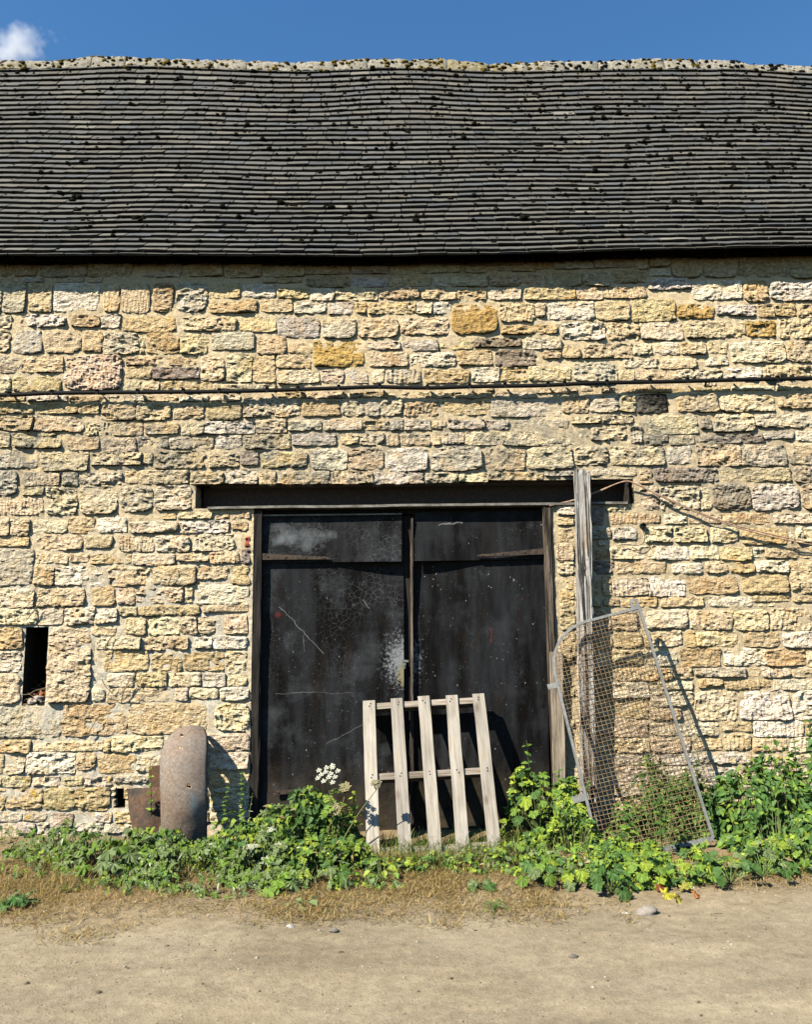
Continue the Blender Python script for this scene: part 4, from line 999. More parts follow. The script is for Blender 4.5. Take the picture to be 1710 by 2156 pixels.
def tab(c, d, L, wd, hole=False):
    d = d / np.linalg.norm(d); s_ = np.cross(d, pn); out = []
    n = 10
    if hole:
        o = [c - s_ * wd / 2, c - s_ * wd / 2 + d * (L - wd / 2)] + [c + d * (L - wd / 2) + d * math.sin(a) * wd / 2 - s_ * math.cos(a) * wd / 2 for a in np.linspace(.3, math.pi - .3, 8)] + [c + s_ * wd / 2 + d * (L - wd / 2), c + s_ * wd / 2]
        hc = c + d * (L - wd * .55); m_ = len(o); inn = []
        cen = c + d * L * .5
        for p_ in o:
            w_ = p_ - hc; inn.append(hc + w_ / np.linalg.norm(w_) * .016)
        V_ = []
        for b in (.005, -.003): V_ += [p_ + pn * b for p_ in o] + [p_ + pn * b for p_ in inn]
        q = []
        for i in range(m_):
            j = (i + 1) % m_
            q += [[i, j, m_ + j, m_ + i], [2 * m_ + i, 3 * m_ + i, 3 * m_ + j, 2 * m_ + j], [i, 2 * m_ + i, 2 * m_ + j, j], [m_ + i, m_ + j, 3 * m_ + j, 3 * m_ + i]]
        return mk('tab', np.array(V_), q, None, 'galvanised', mp)
    V_ = [c + s_ * a * wd / 2 + d * t * L + pn * b for b in (.004, -.004) for a, t in ((-1, 0), (1, 0), (1, 1), (-1, 1))]
    return mk('tab', np.array(V_), [[0, 1, 2, 3], [4, 7, 6, 5], [0, 4, 5, 1], [1, 5, 6, 2], [2, 6, 7, 3], [3, 7, 4, 0]], None, 'galvanised', mp)
tab(TR_ + dirL * .02 + dirD * .035, -dirD + dirL * .12, .12, .075, True)
tab(bil(0.03, .245), dirL, .105, .042); tab(bil(0.03, .735), dirL, .125, .05)

BC, TC = P(915, 1806, -.62), P(892.5, 1468, -.075)
up = TC - BC; LP = np.linalg.norm(up); up /= LP; print('pallet', LP)
xa = P(1007, 1462, -.075) - P(777, 1476, -.075); xa /= np.linalg.norm(xa); xa -= up * (xa @ up); xa /= np.linalg.norm(xa); na_ = np.cross(up, xa)
pa = thing('pallet', 'weathered wooden pallet with five slats leaning against the doors', 'pallet', loc=BC)
Rm = Matrix((tuple(xa), tuple(na_), tuple(up))).transposed()     # local x, depth (into the wall), z up the slats
pa.rotation_euler = Rm.to_euler()
def board(name, mat, c, size, seed, parent):
    """a slightly worn plank in the parent's own axes"""
    sx, sy, sz = size; n = 14; long_ = int(np.argmax(size)); V_ = []; t = np.linspace(-.5, .5, n)
    oth = [i for i in range(3) if i != long_]
    for i, a in enumerate(t):
        for b, c_ in ((-1, -1), (1, -1), (1, 1), (-1, 1)):
            v = [0, 0, 0]; v[long_] = a * size[long_]; v[oth[0]] = b * size[oth[0]] / 2; v[oth[1]] = c_ * size[oth[1]] / 2
            V_.append(v)
    V_ = np.array(V_); nz = fbm(V_ * 7 + seed * 3.3, 3, seed)[:, None]
    V_ = V_ + np.stack([fbm(V_ * 5 + seed, 2, 1), fbm(V_ * 4 + seed, 2, 2), fbm(V_ * 9 + seed, 2, 3)], 1) * np.array([.003, .002, .003])
    q = [[i * 4 + k, i * 4 + (k + 1) % 4, (i + 1) * 4 + (k + 1) % 4, (i + 1) * 4 + k] for i in range(n - 1) for k in range(4)] + [[3, 2, 1, 0], [(n - 1) * 4 + k for k in range(4)]]
    o = mk(name, V_, q, None, mat); o.parent = parent; o.location = c
    return o
for k in range(5):
    xo = (k - 2) * .222
    s_ = board('slat', 'pallet_wood', (xo + RNG.normal(0, .004), 0, LP / 2 + RNG.normal(0, .006)), (.096 + RNG.normal(0, .002), .019, LP), k + 1, pa)
    s_.rotation_euler = (0, RNG.normal(0, .006), 0)
for k, zz in enumerate((LP - .045, LP * .5, .07)):
    board('bearer', 'bearer_wood', (0, .056, zz), (1.0, .088, .05), 20 + k, pa)
for k in range(5):
    for zz in (LP - .03, LP - .05, LP * .5 - .01, LP * .5 + .012):
        V_, q, t = lump((0, 0, 0), .0065, .5, k, (6, 3)); o = mk('nail', V_[:, [0, 2, 1]] * [1, -1, 1] + [(k - 2) * .222 + RNG.normal(0, .012), -.011, zz], q, t, 'iron'); o.parent = pa

mb = P(388, 1770, -.4)
md = thing('mudguard', 'rusty curved metal mudguard standing on end left of the doors', 'mudguard', loc=(mb[0], -.36, 0))
prof = curve_pts([(-.34, -.03), (-.42, .15), (-.47, .35), (-.46, .52), (-.41, .68), (-.32, .80), (-.20, .885), (-.13, .915)], 12)
L_ = np.concatenate([[0], np.cumsum(np.linalg.norm(np.diff(prof, axis=0), axis=1))]); nl, nw = 90, 34
sl_ = np.linspace(0, L_[-1], nl); py_ = np.interp(sl_, L_, prof[:, 0]); pz_ = np.interp(sl_, L_, prof[:, 1])
cxs = np.interp(pz_, [0, .4, .88], [P(386, 1765, -.36)[0], P(391, 1640, -.38)[0], P(396, 1535, -.16)[0]])
RE = .36; hw = np.where(sl_ > L_[-1] - RE, .172 * np.sqrt(np.clip(1 - ((sl_ - L_[-1] + RE) / RE) ** 2, .0, 1)) + .012, .184) * np.interp(pz_, [0, .5, 1], [.93, 1.0, 1.0])
U = np.linspace(-1, 1, nw); V_ = []
for i in range(nl):
    for u_ in U: V_.append((cxs[i] + u_ * hw[i] * (1.0 if u_ > 0 else 1.0) + .022 * max(0, (sl_[i] - L_[-1] + RE) / RE) ** 2, py_[i] + .075 * u_ * u_ - .02 + (.012 if abs(u_) > .97 else 0), pz_[i] - .01 * u_ * u_))
V_ = np.array(V_); V_[:, 1] += fbm(V_ * 6, 3, 5) * .005
Qm = grid_quads(nl, nw); ctr = V_[Qm].mean(1)
kill = np.zeros(len(Qm), bool)
for px, py in ((560 * .684 / .684 * .684, 0),): pass
HS = [(350 + 898 * .2339, 2180 + 362 * .2339), (350 + 880 * .2339, 2180 + 505 * .2339), (350 + 1000 * .2339, 2180 + 1015 * .2339)]
pr = np.array([proj(c) for c in ctr])
for hx, hy in HS: kill |= (np.abs(pr[:, 0] - hx * .684) < 3.4) & (np.abs(pr[:, 1] - hy * .684) < 3.4)
mo = mk('skin', V_, Qm[~kill][:, ::-1], None, 'rusty_plate', md, None, True)
sd_ = mo.modifiers.new('thick', 'SOLIDIFY'); sd_.thickness = .004; sd_.offset = -1
def plate(name, parent, pxs, Y, bend=.0, mat='scrap_rust', n=8, thick=.006):
    c4 = [P(a, b, y) for (a, b), y in zip(pxs, Y)]; u = np.linspace(0, 1, n); V_ = []
    for a in u:
        for b in u:
            p_ = (1 - a) * (1 - b) * c4[0] + a * (1 - b) * c4[1] + a * b * c4[2] + (1 - a) * b * c4[3]
            V_.append(p_ + np.array([0, -bend * math.sin(a * 3.14) * math.sin(b * 3.14), 0]))
    o = mk(name, np.array(V_) + fbm(np.array(V_) * 8, 2, 4)[:, None] * .008, grid_quads(n, n)[:, ::-1], None, mat, parent)
    m_ = o.modifiers.new('thick', 'SOLIDIFY'); m_.thickness = thick; m_.offset = -1; return o
sc1 = thing('scrap_plate', 'large rusty bent scrap plate behind the mudguard, low on its left', 'scrap metal', loc=(P(305, 1740, -.2)[0], -.2, 0))
plate('panel', sc1, [(266, 1660), (346, 1655), (350, 1785), (285, 1785)], (-.10, -.10, -.26, -.26), .05)
sc2 = thing('scrap_plate', 'small squarish rusty scrap plate tucked behind the mudguard', 'scrap metal', loc=(P(330, 1700, -.12)[0], -.12, 0))
plate('panel', sc2, [(313, 1614), (356, 1606), (358, 1765), (322, 1765)], (-.06, -.06, -.09, -.09), .01)

# ---------------------------------------------------------------- plants
def T3(o, x, y): return float(terr(np.array([x]), np.array([y]))[0])
def tz(x, y): return float(terr(np.array([x]), np.array([y]))[0])
def leaf_mallow(seed, lobes=5, depth=.28):
    r_ = np.random.default_rng(seed); n = 30; th_ = np.linspace(-2.75, 2.75, n)
    lob = 1 - depth * (.5 - .5 * np.cos((th_ / 2.75) * math.pi * lobes + math.pi * (lobes - 1))) ** 1.0
    R_ = lob * (1 + .10 * np.sign(np.sin(np.arange(n) * math.pi + .5))) * (1 - .16 * np.abs(th_ / 2.75) ** 2) * r_.uniform(.93, 1.07, n)
    V_ = [(0, 0, 0)]
    for f in (.5, 1.0):
        for t, q in zip(th_, R_):
            x, y = q * f * math.cos(t), q * f * math.sin(t)
            V_.append((x + .25 * f, y, .10 * f * math.cos(lobes * t) - .22 * f * f + r_.normal(0, .07) * f + .16 * abs(y)))
    V_ = np.array(V_)
    tr_ = [[0, 1 + i, 2 + i] for i in range(n - 1)]; q = [[1 + i, 1 + n + i, 2 + n + i, 2 + i] for i in range(n - 1)]
    tr2 = []
    for a, b, c_, d in q: tr2 += [[a, b, c_], [a, c_, d]]
    return V_ * .62, np.array(tr_ + tr2)
def leaf_nettle(seed, wd=.30, droop=.5, serr=.14):
    r_ = np.random.default_rng(seed); n = 11; t = np.linspace(0, 1, n); prof_ = np.sin(np.pi * np.clip(t ** .72, 0, 1)) * wd; V_ = []
    for i, a in enumerate(t):
        s_ = prof_[i] * (1 + serr * (1 if i % 2 else -1)); z = -droop * a * a * .5 + .06 * a
        V_ += [(a, -s_, z + s_ * .45), (a, 0, z), (a, s_, z + s_ * .45)]
    tr_ = []
    for i in range(n - 1):
        for k in (0, 1): a = i * 3 + k; tr_ += [[a, a + 3, a + 4], [a, a + 4, a + 1]]
    return np.array(V_) + r_.normal(0, .012, (len(V_), 3)), np.array(tr_)
def leaf_pinnate(seed):
    r_ = np.random.default_rng(seed); V_ = []; tr_ = []
    for k in range(5):
        t = .15 + k * .2
        for sd in (-1, 1):
            L = .42 * (1 - .55 * t); a = sd * (1.0 - .35 * t); b = len(V_); x0 = t * .9; d = np.array([math.cos(a), math.sin(a)]); nrm = np.array([-d[1], d[0]])
            pts = [(x0, 0), *(np.array([x0, 0]) + d * L * f + nrm * L * g_ for f, g_ in ((.45, .24), (.7, .12), (1, 0), (.65, -.16), (.4, -.22)))]
            for q in pts: V_.append((q[0], q[1], -.25 * q[0] ** 2 + .05 * abs(q[1]) + r_.normal(0, .015)))
            tr_ += [[b, b + 1, b + 2], [b, b + 2, b + 3], [b, b + 3, b + 4], [b, b + 4, b + 5]]
    return np.array(V_), np.array(tr_)
def orient(nrm, tip):
    """rotation matrices (n,3,3) with z = nrm and x towards tip"""
    nrm = nrm / np.linalg.norm(nrm, axis=1)[:, None]
    x = tip - nrm * np.sum(nrm * tip, 1)[:, None]; x /= np.linalg.norm(x, axis=1)[:, None] + 1e-9
    y = np.cross(nrm, x); return np.stack([x, y, nrm], 2)
LT = {'mallow': [leaf_mallow(i) for i in range(6)], 'deep': [leaf_mallow(20 + i, 5, .5) for i in range(4)], 'nettle': [leaf_nettle(40 + i) for i in range(5)],
      'slim': [leaf_nettle(60 + i, .16, .7, .05) for i in range(4)], 'round': [leaf_nettle(80 + i, .38, .3, .02) for i in range(4)], 'pinnate': [leaf_pinnate(90 + i) for i in range(4)]}
GREENS = {'mid': (.125, .205, .028), 'dark': (.048, .105, .022), 'yel': (.25, .29, .035), 'grey': (.15, .20, .075), 'pale': (.38, .40, .26), 'deep': (.065, .13, .03), 'lime': (.23, .30, .032)}
def scatter(geo, kind, pos, nrm, tip, size, cols):
    n = len(pos); R_ = orient(nrm, tip); var = RNG.integers(0, len(LT[kind]), n)
    for v in range(len(LT[kind])):
        id_ = np.where(var == v)[0]
        if not len(id_): continue
        V0, tr_ = LT[kind][v]; m_ = len(V0)
        W = np.einsum('nij,mj->nmi', R_[id_], V0) * size[id_][:, None, None] + pos[id_][:, None]
        Tt = (tr_[None] + (np.arange(len(id_)) * m_)[:, None, None]).reshape(-1, 3)
        geo.add(W.reshape(-1, 3), None, Tt, np.repeat(cols[id_], m_, 0))
def blob_leaves(geo, stems, px, dep, H, sx, sy, mix, n, size):
    """leaves over a mound: px = place along the wall in the picture, dep = metres out from the wall"""
    x0 = (px - CX) / F_PX * (7 - dep) * .985; y0 = -dep
    n = int(n * 1.6); size = size * .78; a = RNG.uniform(0, 2 * np.pi, n); r_ = np.sqrt(RNG.random(n)) * 1.2
    x = x0 + np.cos(a) * r_ * sx; y = y0 + np.sin(a) * r_ * sy
    ok = (y < -.06) & (noise(np.stack([x * 5, y * 5, x * 0 + .5], 1), 91) > -.22); x, y, r_, a = x[ok], y[ok], r_[ok], a[ok]; m_ = len(x)
    top = H * np.clip(1.05 - r_ ** 2 * .8, .12, 1) * (1 + .42 * noise(np.stack([x * 7, y * 7, x * 0], 1), 3))
    lev = np.where(RNG.random(m_) < .72, RNG.uniform(.8, 1.1, m_), RNG.uniform(.15, .8, m_))
    z = terr(x, y) + top * lev + .015
    nr = np.stack([np.cos(a) * r_ * .45 - .25, np.sin(a) * r_ * .45 - .45, np.full(m_, .8)], 1) + RNG.normal(0, .45, (m_, 3))
    tp = np.stack([np.cos(a), np.sin(a) - .25, np.full(m_, -.25)], 1) + RNG.normal(0, .5, (m_, 3))
    ks = list(mix); wts = np.array([mix[k][0] for k in ks], float); wts /= wts.sum(); ch = RNG.choice(len(ks), m_, p=wts)
    for i, k in enumerate(ks):
        id_ = np.where(ch == i)[0]
        if not len(id_): continue
        kind = k.split('.')[0]; cl = [np.array(GREENS[c_]) for c_ in mix[k][1]]
        cols = np.array([cl[RNG.integers(len(cl))] * RNG.uniform(.75, 1.25) for _ in id_])
        sz = size * mix[k][2] * RNG.uniform(.65, 1.25, len(id_))
        scatter(geo, kind, np.stack([x, y, z], 1)[id_], nr[id_], tp[id_], sz, cols)
    bz = terr(x0 + (x - x0) * .6, y0 + (y - y0) * .6)
    for i in range(0, m_, 4):
        b = np.array([x0 + (x[i] - x0) * .6, y0 + (y[i] - y0) * .6, bz[i]])
        e = np.array([x[i], y[i], z[i]]); mid = (b + e) / 2 + np.array([0, 0, .03])
        stems.tube([b, mid, e], (.003, .0025, .0015), 3, (.13, .16, .05), False)
GREENS['dry'] = (.30, .21, .10); GREENS['dust'] = (.20, .20, .12)
WEED = {'slim': (1.2, ['dry', 'yel', 'dust'], .9), 'mallow': (4, ['mid', 'deep', 'grey', 'lime'], 1.0), 'nettle': (2, ['mid', 'dark', 'lime'], .9), 'deep': (3, ['mid', 'grey', 'deep'], 1.05), 'round': (1, ['lime', 'mid', 'yel'], .55), 'pinnate': (2, ['mid', 'lime'], 1.5)}
GREY = {'deep': (3, ['grey', 'mid'], 1.1), 'mallow': (2, ['grey', 'mid'], 1), 'pinnate': (2, ['grey', 'mid'], 1.5), 'slim': (1, ['grey', 'pale'], 1)}
NET = {'nettle': (7, ['dark', 'mid', 'deep'], 1.15), 'round': (1, ['mid'], .5), 'slim': (1, ['lime'], .8)}
BRIGHT = {'slim': (.8, ['dry', 'mid', 'dust'], .9), 'nettle': (1.5, ['dark', 'mid'], .9), 'mallow': (4, ['mid', 'lime', 'deep', 'deep'], 1.1), 'deep': (2, ['mid', 'lime'], 1.0), 'round': (1, ['lime', 'yel'], .5), 'pinnate': (1, ['lime'], 1.4)}
lg, ls = Geo(), Geo()
for a in ((-260, .5, .2, .6, .45, WEED, 200, .07), (20, .32, .13, .45, .2, WEED, 80, .05), (150, .48, .16, .36, .22, GREY, 150, .06), (90, .85, .07, .35, .25, WEED, 50, .05), (300, 1.25, .06, .4, .2, WEED, 70, .05), (480, 1.35, .07, .4, .2, GREY, 90, .055), (250, .72, .20, .36, .30, GREY, 320, .07), (330, .55, .15, .3, .2, WEED, 220, .06), (395, .98, .17, .4, .3, GREY, 330, .065),
          (420, .62, .10, .25, .15, WEED, 150, .05), (505, .75, .24, .28, .3, WEED, 360, .065), (570, .62, .28, .27, .3, WEED, 420, .07), (640, .50, .33, .22, .25, NET, 300, .08), (690, .5, .32, .2, .25, BRIGHT, 360, .065), (560, 1.08, .2, .3, .25, GREY, 320, .065),
          (655, 1.1, .2, .3, .26, WEED, 420, .07), (725, .98, .17, .2, .24, BRIGHT, 300, .06), (800, 1.15, .09, .26, .18, WEED, 200, .05), (475, .3, .1, .2, .15, WEED, 70, .04)):
    blob_leaves(lg, ls, *a)
tag(lg.build('weed_leaves', 'leaf', None), 'tangled green weeds growing along the wall left of the pallet', 'weeds', kind='stuff')
tag(ls.build('weed_stems', 'leaf', None), 'thin stems under the weeds left of the pallet', 'weeds', kind='stuff')
rgx, rs_ = Geo(), Geo()
for a in ((905, .95, .06, .25, .15, WEED, 70, .045), (985, 1.0, .09, .25, .15, WEED, 110, .045), (1075, .95, .12, .2, .2, WEED, 130, .05), (1100, .34, .48, .18, .2, BRIGHT, 520, .075), (1175, .36, .42, .2, .2, BRIGHT, 460, .07), (1190, .75, .24, .2, .2, BRIGHT, 300, .06),
          (1300, .98, .13, .3, .22, BRIGHT, 330, .055), (1180, 1.05, .15, .25, .2, WEED, 250, .06), (1400, 1.15, .15, .28, .22, BRIGHT, 320, .06), (1290, 1.28, .14, .25, .18, BRIGHT, 220, .06), (1480, .98, .15, .2, .2, WEED, 200, .06), (1600, 1.02, .14, .25, .15, WEED, 180, .07), (1700, 1.0, .15, .2, .2, WEED, 140, .07)):
    blob_leaves(rgx, rs_, *a)
tag(rgx.build('weed_leaves', 'leaf', None), 'bright green weeds growing in front of the wire mesh guard', 'weeds', kind='stuff')
tag(rs_.build('weed_stems', 'leaf', None), 'thin stems under the weeds right of the pallet', 'weeds', kind='stuff')
ng, ns_ = Geo(), Geo()
for a in ((1260, .2, .36, .22, .13, NET, 330, .055), (1370, .26, .42, .26, .18, NET, 620, .055), (1450, .27, .42, .22, .18, NET, 480, .055), (1350, .48, .30, .3, .18, NET, 420, .055), (1540, .35, .46, .25, .26, NET, 480, .07), (1625, .35, .54, .25, .28, NET, 540, .07), (1715, .35, .6, .28, .3, NET, 560, .07),
          (1600, .72, .22, .32, .22, NET, 420, .065), (1690, .75, .24, .25, .22, NET, 320, .065), (1850, .45, .5, .45, .4, NET, 460, .075)):
    blob_leaves(ng, ns_, *a)
tag(ng.build('nettle_leaves', 'leaf', None), 'dark green nettle bed against the wall at the right', 'nettles', kind='stuff')
tag(ns_.build('nettle_stems', 'leaf', None), 'stems of the nettle bed against the wall at the right', 'nettles', kind='stuff')

# grass, straw and litter
def blades(n, sampler, L, wd, lean, cols, name, mat, label, cat):
    xy = sampler(n); x, y = xy[:, 0], xy[:, 1]; z = terr(x, y)
    a = RNG.uniform(0, 2 * np.pi, n); le = RNG.uniform(*lean, n); l_ = RNG.uniform(*L, n); w_ = RNG.uniform(*wd, n)
    d = np.stack([np.cos(a) * np.sin(le), np.sin(a) * np.sin(le), np.cos(le)], 1); s_ = np.stack([-np.sin(a), np.cos(a), np.zeros(n)], 1)
    b = np.stack([x, y, z + RNG.uniform(0, .012, n)], 1); m_ = b + d * (l_ * .55)[:, None]; d2 = d + np.stack([np.cos(a), np.sin(a), -np.ones(n) * .8], 1) * .45
    e = m_ + d2 / np.linalg.norm(d2, axis=1)[:, None] * (l_ * .5)[:, None]; e[:, 2] = np.maximum(e[:, 2], z + .010)
    V_ = np.stack([b - s_ * w_[:, None], b + s_ * w_[:, None], m_ + s_ * w_[:, None] * .8, m_ - s_ * w_[:, None] * .8, e], 1).reshape(-1, 3)
    k = np.arange(n) * 5; Qd = np.stack([k, k + 1, k + 2, k + 3], 1); Td = np.stack([k + 3, k + 2, k + 4], 1)
    cc_ = np.array(cols)[RNG.integers(0, len(cols), n)] * RNG.uniform(.7, 1.25, (n, 1))
    o = mk(name, V_, Qd, Td, mat, None, np.repeat(cc_, 5, 0)); return tag(o, label, cat, kind='stuff')
def strip(x0, x1, d0, d1, fade=.45, thr=.0):
    """n places in a band d0..d1 metres out from the wall, thinning raggedly towards d1"""
    def f(n):
        out = []; have = 0
        while have < n:
            m_ = n * 2; px = RNG.uniform(x0, x1, m_); d = RNG.uniform(d0, d1, m_); x = (px - CX) / F_PX * (7 - d) * .985; y = -d
            nz = fbm(np.stack([x * 1.7, y * 2.2, x * 0 + 1.7], 1), 3, 5)
            p_ = np.clip(.66 + nz * .75 - thr - np.clip((d - (d0 + (d1 - d0) * (1 - fade))) / ((d1 - d0) * fade), 0, 1) * 1.0, 0, 1)
            ok = RNG.random(m_) < p_; out.append(np.stack([x, y], 1)[ok]); have += ok.sum()
        return np.concatenate(out)[:n]
    return f
DRY = [(.42, .29, .115), (.33, .21, .075), (.48, .37, .19), (.20, .12, .05), (.38, .27, .10), (.18, .16, .045)]
GRN = [(.10, .16, .03), (.16, .2, .04), (.07, .12, .025), (.28, .25, .08)]
blades(30000, strip(-250, 960, .7, 2.35, .75, -.15), (.025, .085), (.001, .0024), (.85, 1.54), DRY, 'dry_grass', 'straw', 'dry brown grass on the verge left of the pallet', 'dry grass')
blades(12000, strip(640, 1300, .8, 2.1, .7, -.15), (.025, .08), (.001, .0024), (.8, 1.54), DRY, 'dry_grass', 'straw', 'dry yellow grass in front of the pallet', 'dry grass')
blades(6500, strip(1250, 1950, .8, 1.75, .6), (.025, .08), (.001, .0024), (.9, 1.54), DRY, 'dry_grass', 'straw', 'sparse dry grass at the foot of the weeds on the right', 'dry grass')
blades(1300, strip(-250, 700, .9, 1.6, .6), (.05, .13), (.001, .002), (.1, 1.0), DRY, 'dry_grass', 'straw', 'taller dry grass stalks among the left weeds', 'dry grass')
blades(2400, strip(740, 1240, .35, 1.2, .3), (.06, .17), (.0012, .0028), (.1, .9), GRN, 'green_grass', 'straw', 'tufts of green grass round the foot of the pallet', 'grass')
blades(1600, strip(-250, 600, .6, 1.5, .5), (.03, .10), (.001, .0022), (.2, 1.2), GRN, 'green_grass', 'straw', 'green grass blades in the verge on the left', 'grass')
# crumbs and pebbles on the track
pg_ = Geo()
for k in range(5200):
    y = -RNG.uniform(1.1, 4.2); x = RNG.uniform(-3.2, 3.2); r = min(.016, RNG.lognormal(-5.7, .5))
    V_, q, t = lump((x, y, tz(x, y) if k < 0 else 0), r, .7, k, (5, 3)); V_[:, 2] += -.001
    c_ = np.array([(.27, .22, .15), (.36, .31, .23), (.17, .13, .085), (.09, .07, .045)][RNG.integers(4)]); pg_.add(V_, q, t, c_)
Vp = np.concatenate(pg_.V); pg_.V = [Vp]; Vp[:, 2] += terr(Vp[:, 0], Vp[:, 1])
tag(pg_.build('gravel', 'pebble', None), 'loose grit and small gravel on the dusty track', 'gravel', kind='stuff')
def pebble(px, py, r, col, label, flat=.62):
    c = G(px, py, .02); z = tz(c[0], c[1]); V_, q, t = lump((0, 0, 0), r, flat, int(px), (14, 8)); V_ = V_ * [1.25, .95, 1]
    o = mk('pebble', V_ + [c[0], c[1], z + r * .15], q, t, 'pebble', None, col, True, loc=(c[0], c[1], z)); return tag(o, label, 'pebble', 'loose stones lying on the track')
pebble(1362, 1912, .05, (.24, .21, .175), 'largest pale pebble on the track before the right weeds')
pebble(1316, 1912, .017, (.40, .38, .33), 'small white pebble left of the largest pebble')
pebble(703, 1953, .02, (.16, .14, .12), 'dark pebble at the edge of the track left of the pallet', .7)
pebble(1208, 2002, .017, (.14, .12, .10), 'small dark pebble out on the open track')
pebble(612, 1905 + 40, .018, (.40, .37, .33), 'small whitish pebble in the dry grass')
pebble(85, 1735, .085, (.33, .30, .25), 'grey rubble lump at the foot of the wall on the left', .8)

# individual plants
LEAFMESH = {}
def leaf_obj(kind, col):
    key = (kind, col)
    if key not in LEAFMESH:
        lst = []
        for V0, tr_ in LT[kind]:
            o = mk('leaf', V0, None, tr_, 'leaf', None, GREENS[col]); lst.append(o.data); bpy.data.objects.remove(o)
        LEAFMESH[key] = lst
    return LEAFMESH[key][RNG.integers(len(LEAFMESH[key]))]
def add_leaf(parent, kind, col, p, nrm, tip, size):
    o = bpy.data.objects.new('leaf', leaf_obj(kind, col)); COL.objects.link(o); o.parent = parent
    R_ = orient(np.array([nrm], float), np.array([tip], float))[0]
    o.matrix_local = Matrix.Translation(Vector(p) - Vector(parent.location)) @ Matrix(R_.tolist()).to_4x4() @ Matrix.Scale(size, 4)
def rosette(px, dep, label, cat='plant', n=13, R_=.14, H=.14, size=.085, kind='mallow', cols=('mid', 'deep', 'lime'), name='mallow_plant', group=None):
    x = (px - CX) / F_PX * (7 - dep) * .985; y = -dep; z = tz(x, y); t = thing(name, label, cat, (x, y, z), group); st = Geo()
    for k in range(n):
        a = k * 2.4 + RNG.normal(0, .3); r_ = R_ * math.sqrt((k + .5) / n); h = H * (1.05 - .75 * (r_ / R_) ** 2) * RNG.uniform(.85, 1.15)
        p = np.array([x + math.cos(a) * r_, y + math.sin(a) * r_, z + h])
        nr = np.array([math.cos(a) * r_ / R_ * .7 - .15, math.sin(a) * r_ / R_ * .6 - .35, .8]) + RNG.normal(0, .18, 3)
        add_leaf(t, kind, cols[RNG.integers(len(cols))], p, nr, np.array([math.cos(a), math.sin(a) - .2, -.3]), size * RNG.uniform(.75, 1.2))
        b = np.array([x, y, z]); st.tube([b, (b + p) / 2 + [0, 0, .02], p], (.004, .003, .002), 4, (.12, .16, .05), False)
    st.build('stalks', 'leaf', t)
    return t
GP = 'leafy weeds along the front of the verge'
rosette(1118, 1.32, 'broad lobed weed in front of the pallet right foot', n=14, R_=.16, H=.16, size=.078, cols=('deep', 'mid', 'lime', 'grey'), group=GP)
rosette(1262, 1.52, 'dark glossy low weed at the track edge under the mesh guard', n=11, R_=.13, H=.15, size=.078, cols=('deep', 'dark'), group=GP)
rosette(1330, 1.35, 'bright green weed between the glossy weed and the yellow leaves', n=12, R_=.16, H=.16, size=.075, cols=('mid', 'lime'), group=GP)
rosette(1430, 1.38, 'deeply cut green weed just left of the drooping one', n=13, R_=.15, H=.17, size=.072, kind='deep', cols=('mid', 'lime', 'deep'), group=GP)
rosette(1503, 1.40, 'drooping dark leaved weed leaning onto the track at right', n=10, R_=.17, H=.17, size=.078, kind='round', cols=('deep', 'dark', 'grey'), group=GP)
rosette(1570, 1.22, 'spreading blue green weed left of the rightmost weed', n=14, R_=.20, H=.16, size=.078, kind='deep', cols=('deep', 'grey', 'dark'), group=GP)
rosette(1672, 1.12, 'rightmost broad leaved weed at the front of the nettles', n=13, R_=.18, H=.17, size=.078, cols=('deep', 'mid'), group=GP)
rosette(1195, 1.40, 'small pale lobed weed left of the glossy weed', n=8, R_=.1, H=.12, size=.08, cols=('lime', 'grey'), group=GP)
rosette(1000, 1.42, 'little flat weed in dry grass before the pallet', n=7, R_=.09, H=.05, size=.065, cols=('grey', 'deep'), group=GP)
rosette(705, 1.25, 'large lobed weed in the front of the left bank', n=14, R_=.16, H=.13, size=.085, kind='deep', cols=('mid', 'grey', 'deep'), group=GP)
rosette(800, 1.2, 'broad pale weed just left of the pallet foot', n=12, R_=.14, H=.10, size=.07, kind='round', cols=('mid', 'lime', 'grey'), group=GP)
rosette(588, 1.42, 'low lobed weed on the dry grass below the left bank', n=9, R_=.13, H=.1, size=.10, kind='deep', cols=('mid', 'grey'), group=GP)
rosette(250, .95, 'blue grey weed with jagged leaves left of the mudguard', n=15, R_=.22, H=.2, size=.11, kind='deep', cols=('grey', 'mid'), group=GP)
rosette(345, 1.15, 'bright feathery weed low in front of the mudguard', n=9, R_=.1, H=.1, size=.09, kind='slim', cols=('yel', 'lime'), group=GP)
rosette(55, 1.65, 'lone dark grey green weed out on the dry grass at far left', n=10, R_=.1, H=.08, size=.075, cols=('grey', 'dark'), group=GP)
rosette(640, 1.72, 'flat wilted weed on the track edge at left centre', n=6, R_=.1, H=.03, size=.07, kind='round', cols=('grey',), group=GP)
rosette(1025, 1.78, 'tiny dark tuft alone on the open track', n=16, R_=.08, H=.05, size=.035, kind='slim', cols=('deep', 'mid'), group=GP)
rosette(1120, .36, 'tall mound of broad pale green leaves right of the pallet', n=24, R_=.2, H=.46, size=.09, cols=('mid', 'deep', 'mid', 'lime'), group=GP)
rosette(560, .98, 'pale whitish leaved weed in the middle of the left bank', n=14, R_=.13, H=.26, size=.08, kind='deep', cols=('pale', 'grey', 'pale'), group=GP)
rosette(430, .72, 'white flowered weed at the foot of the mudguard', n=12, R_=.1, H=.13, size=.055, kind='mallow', cols=('pale', 'lime', 'grey'), group=GP)

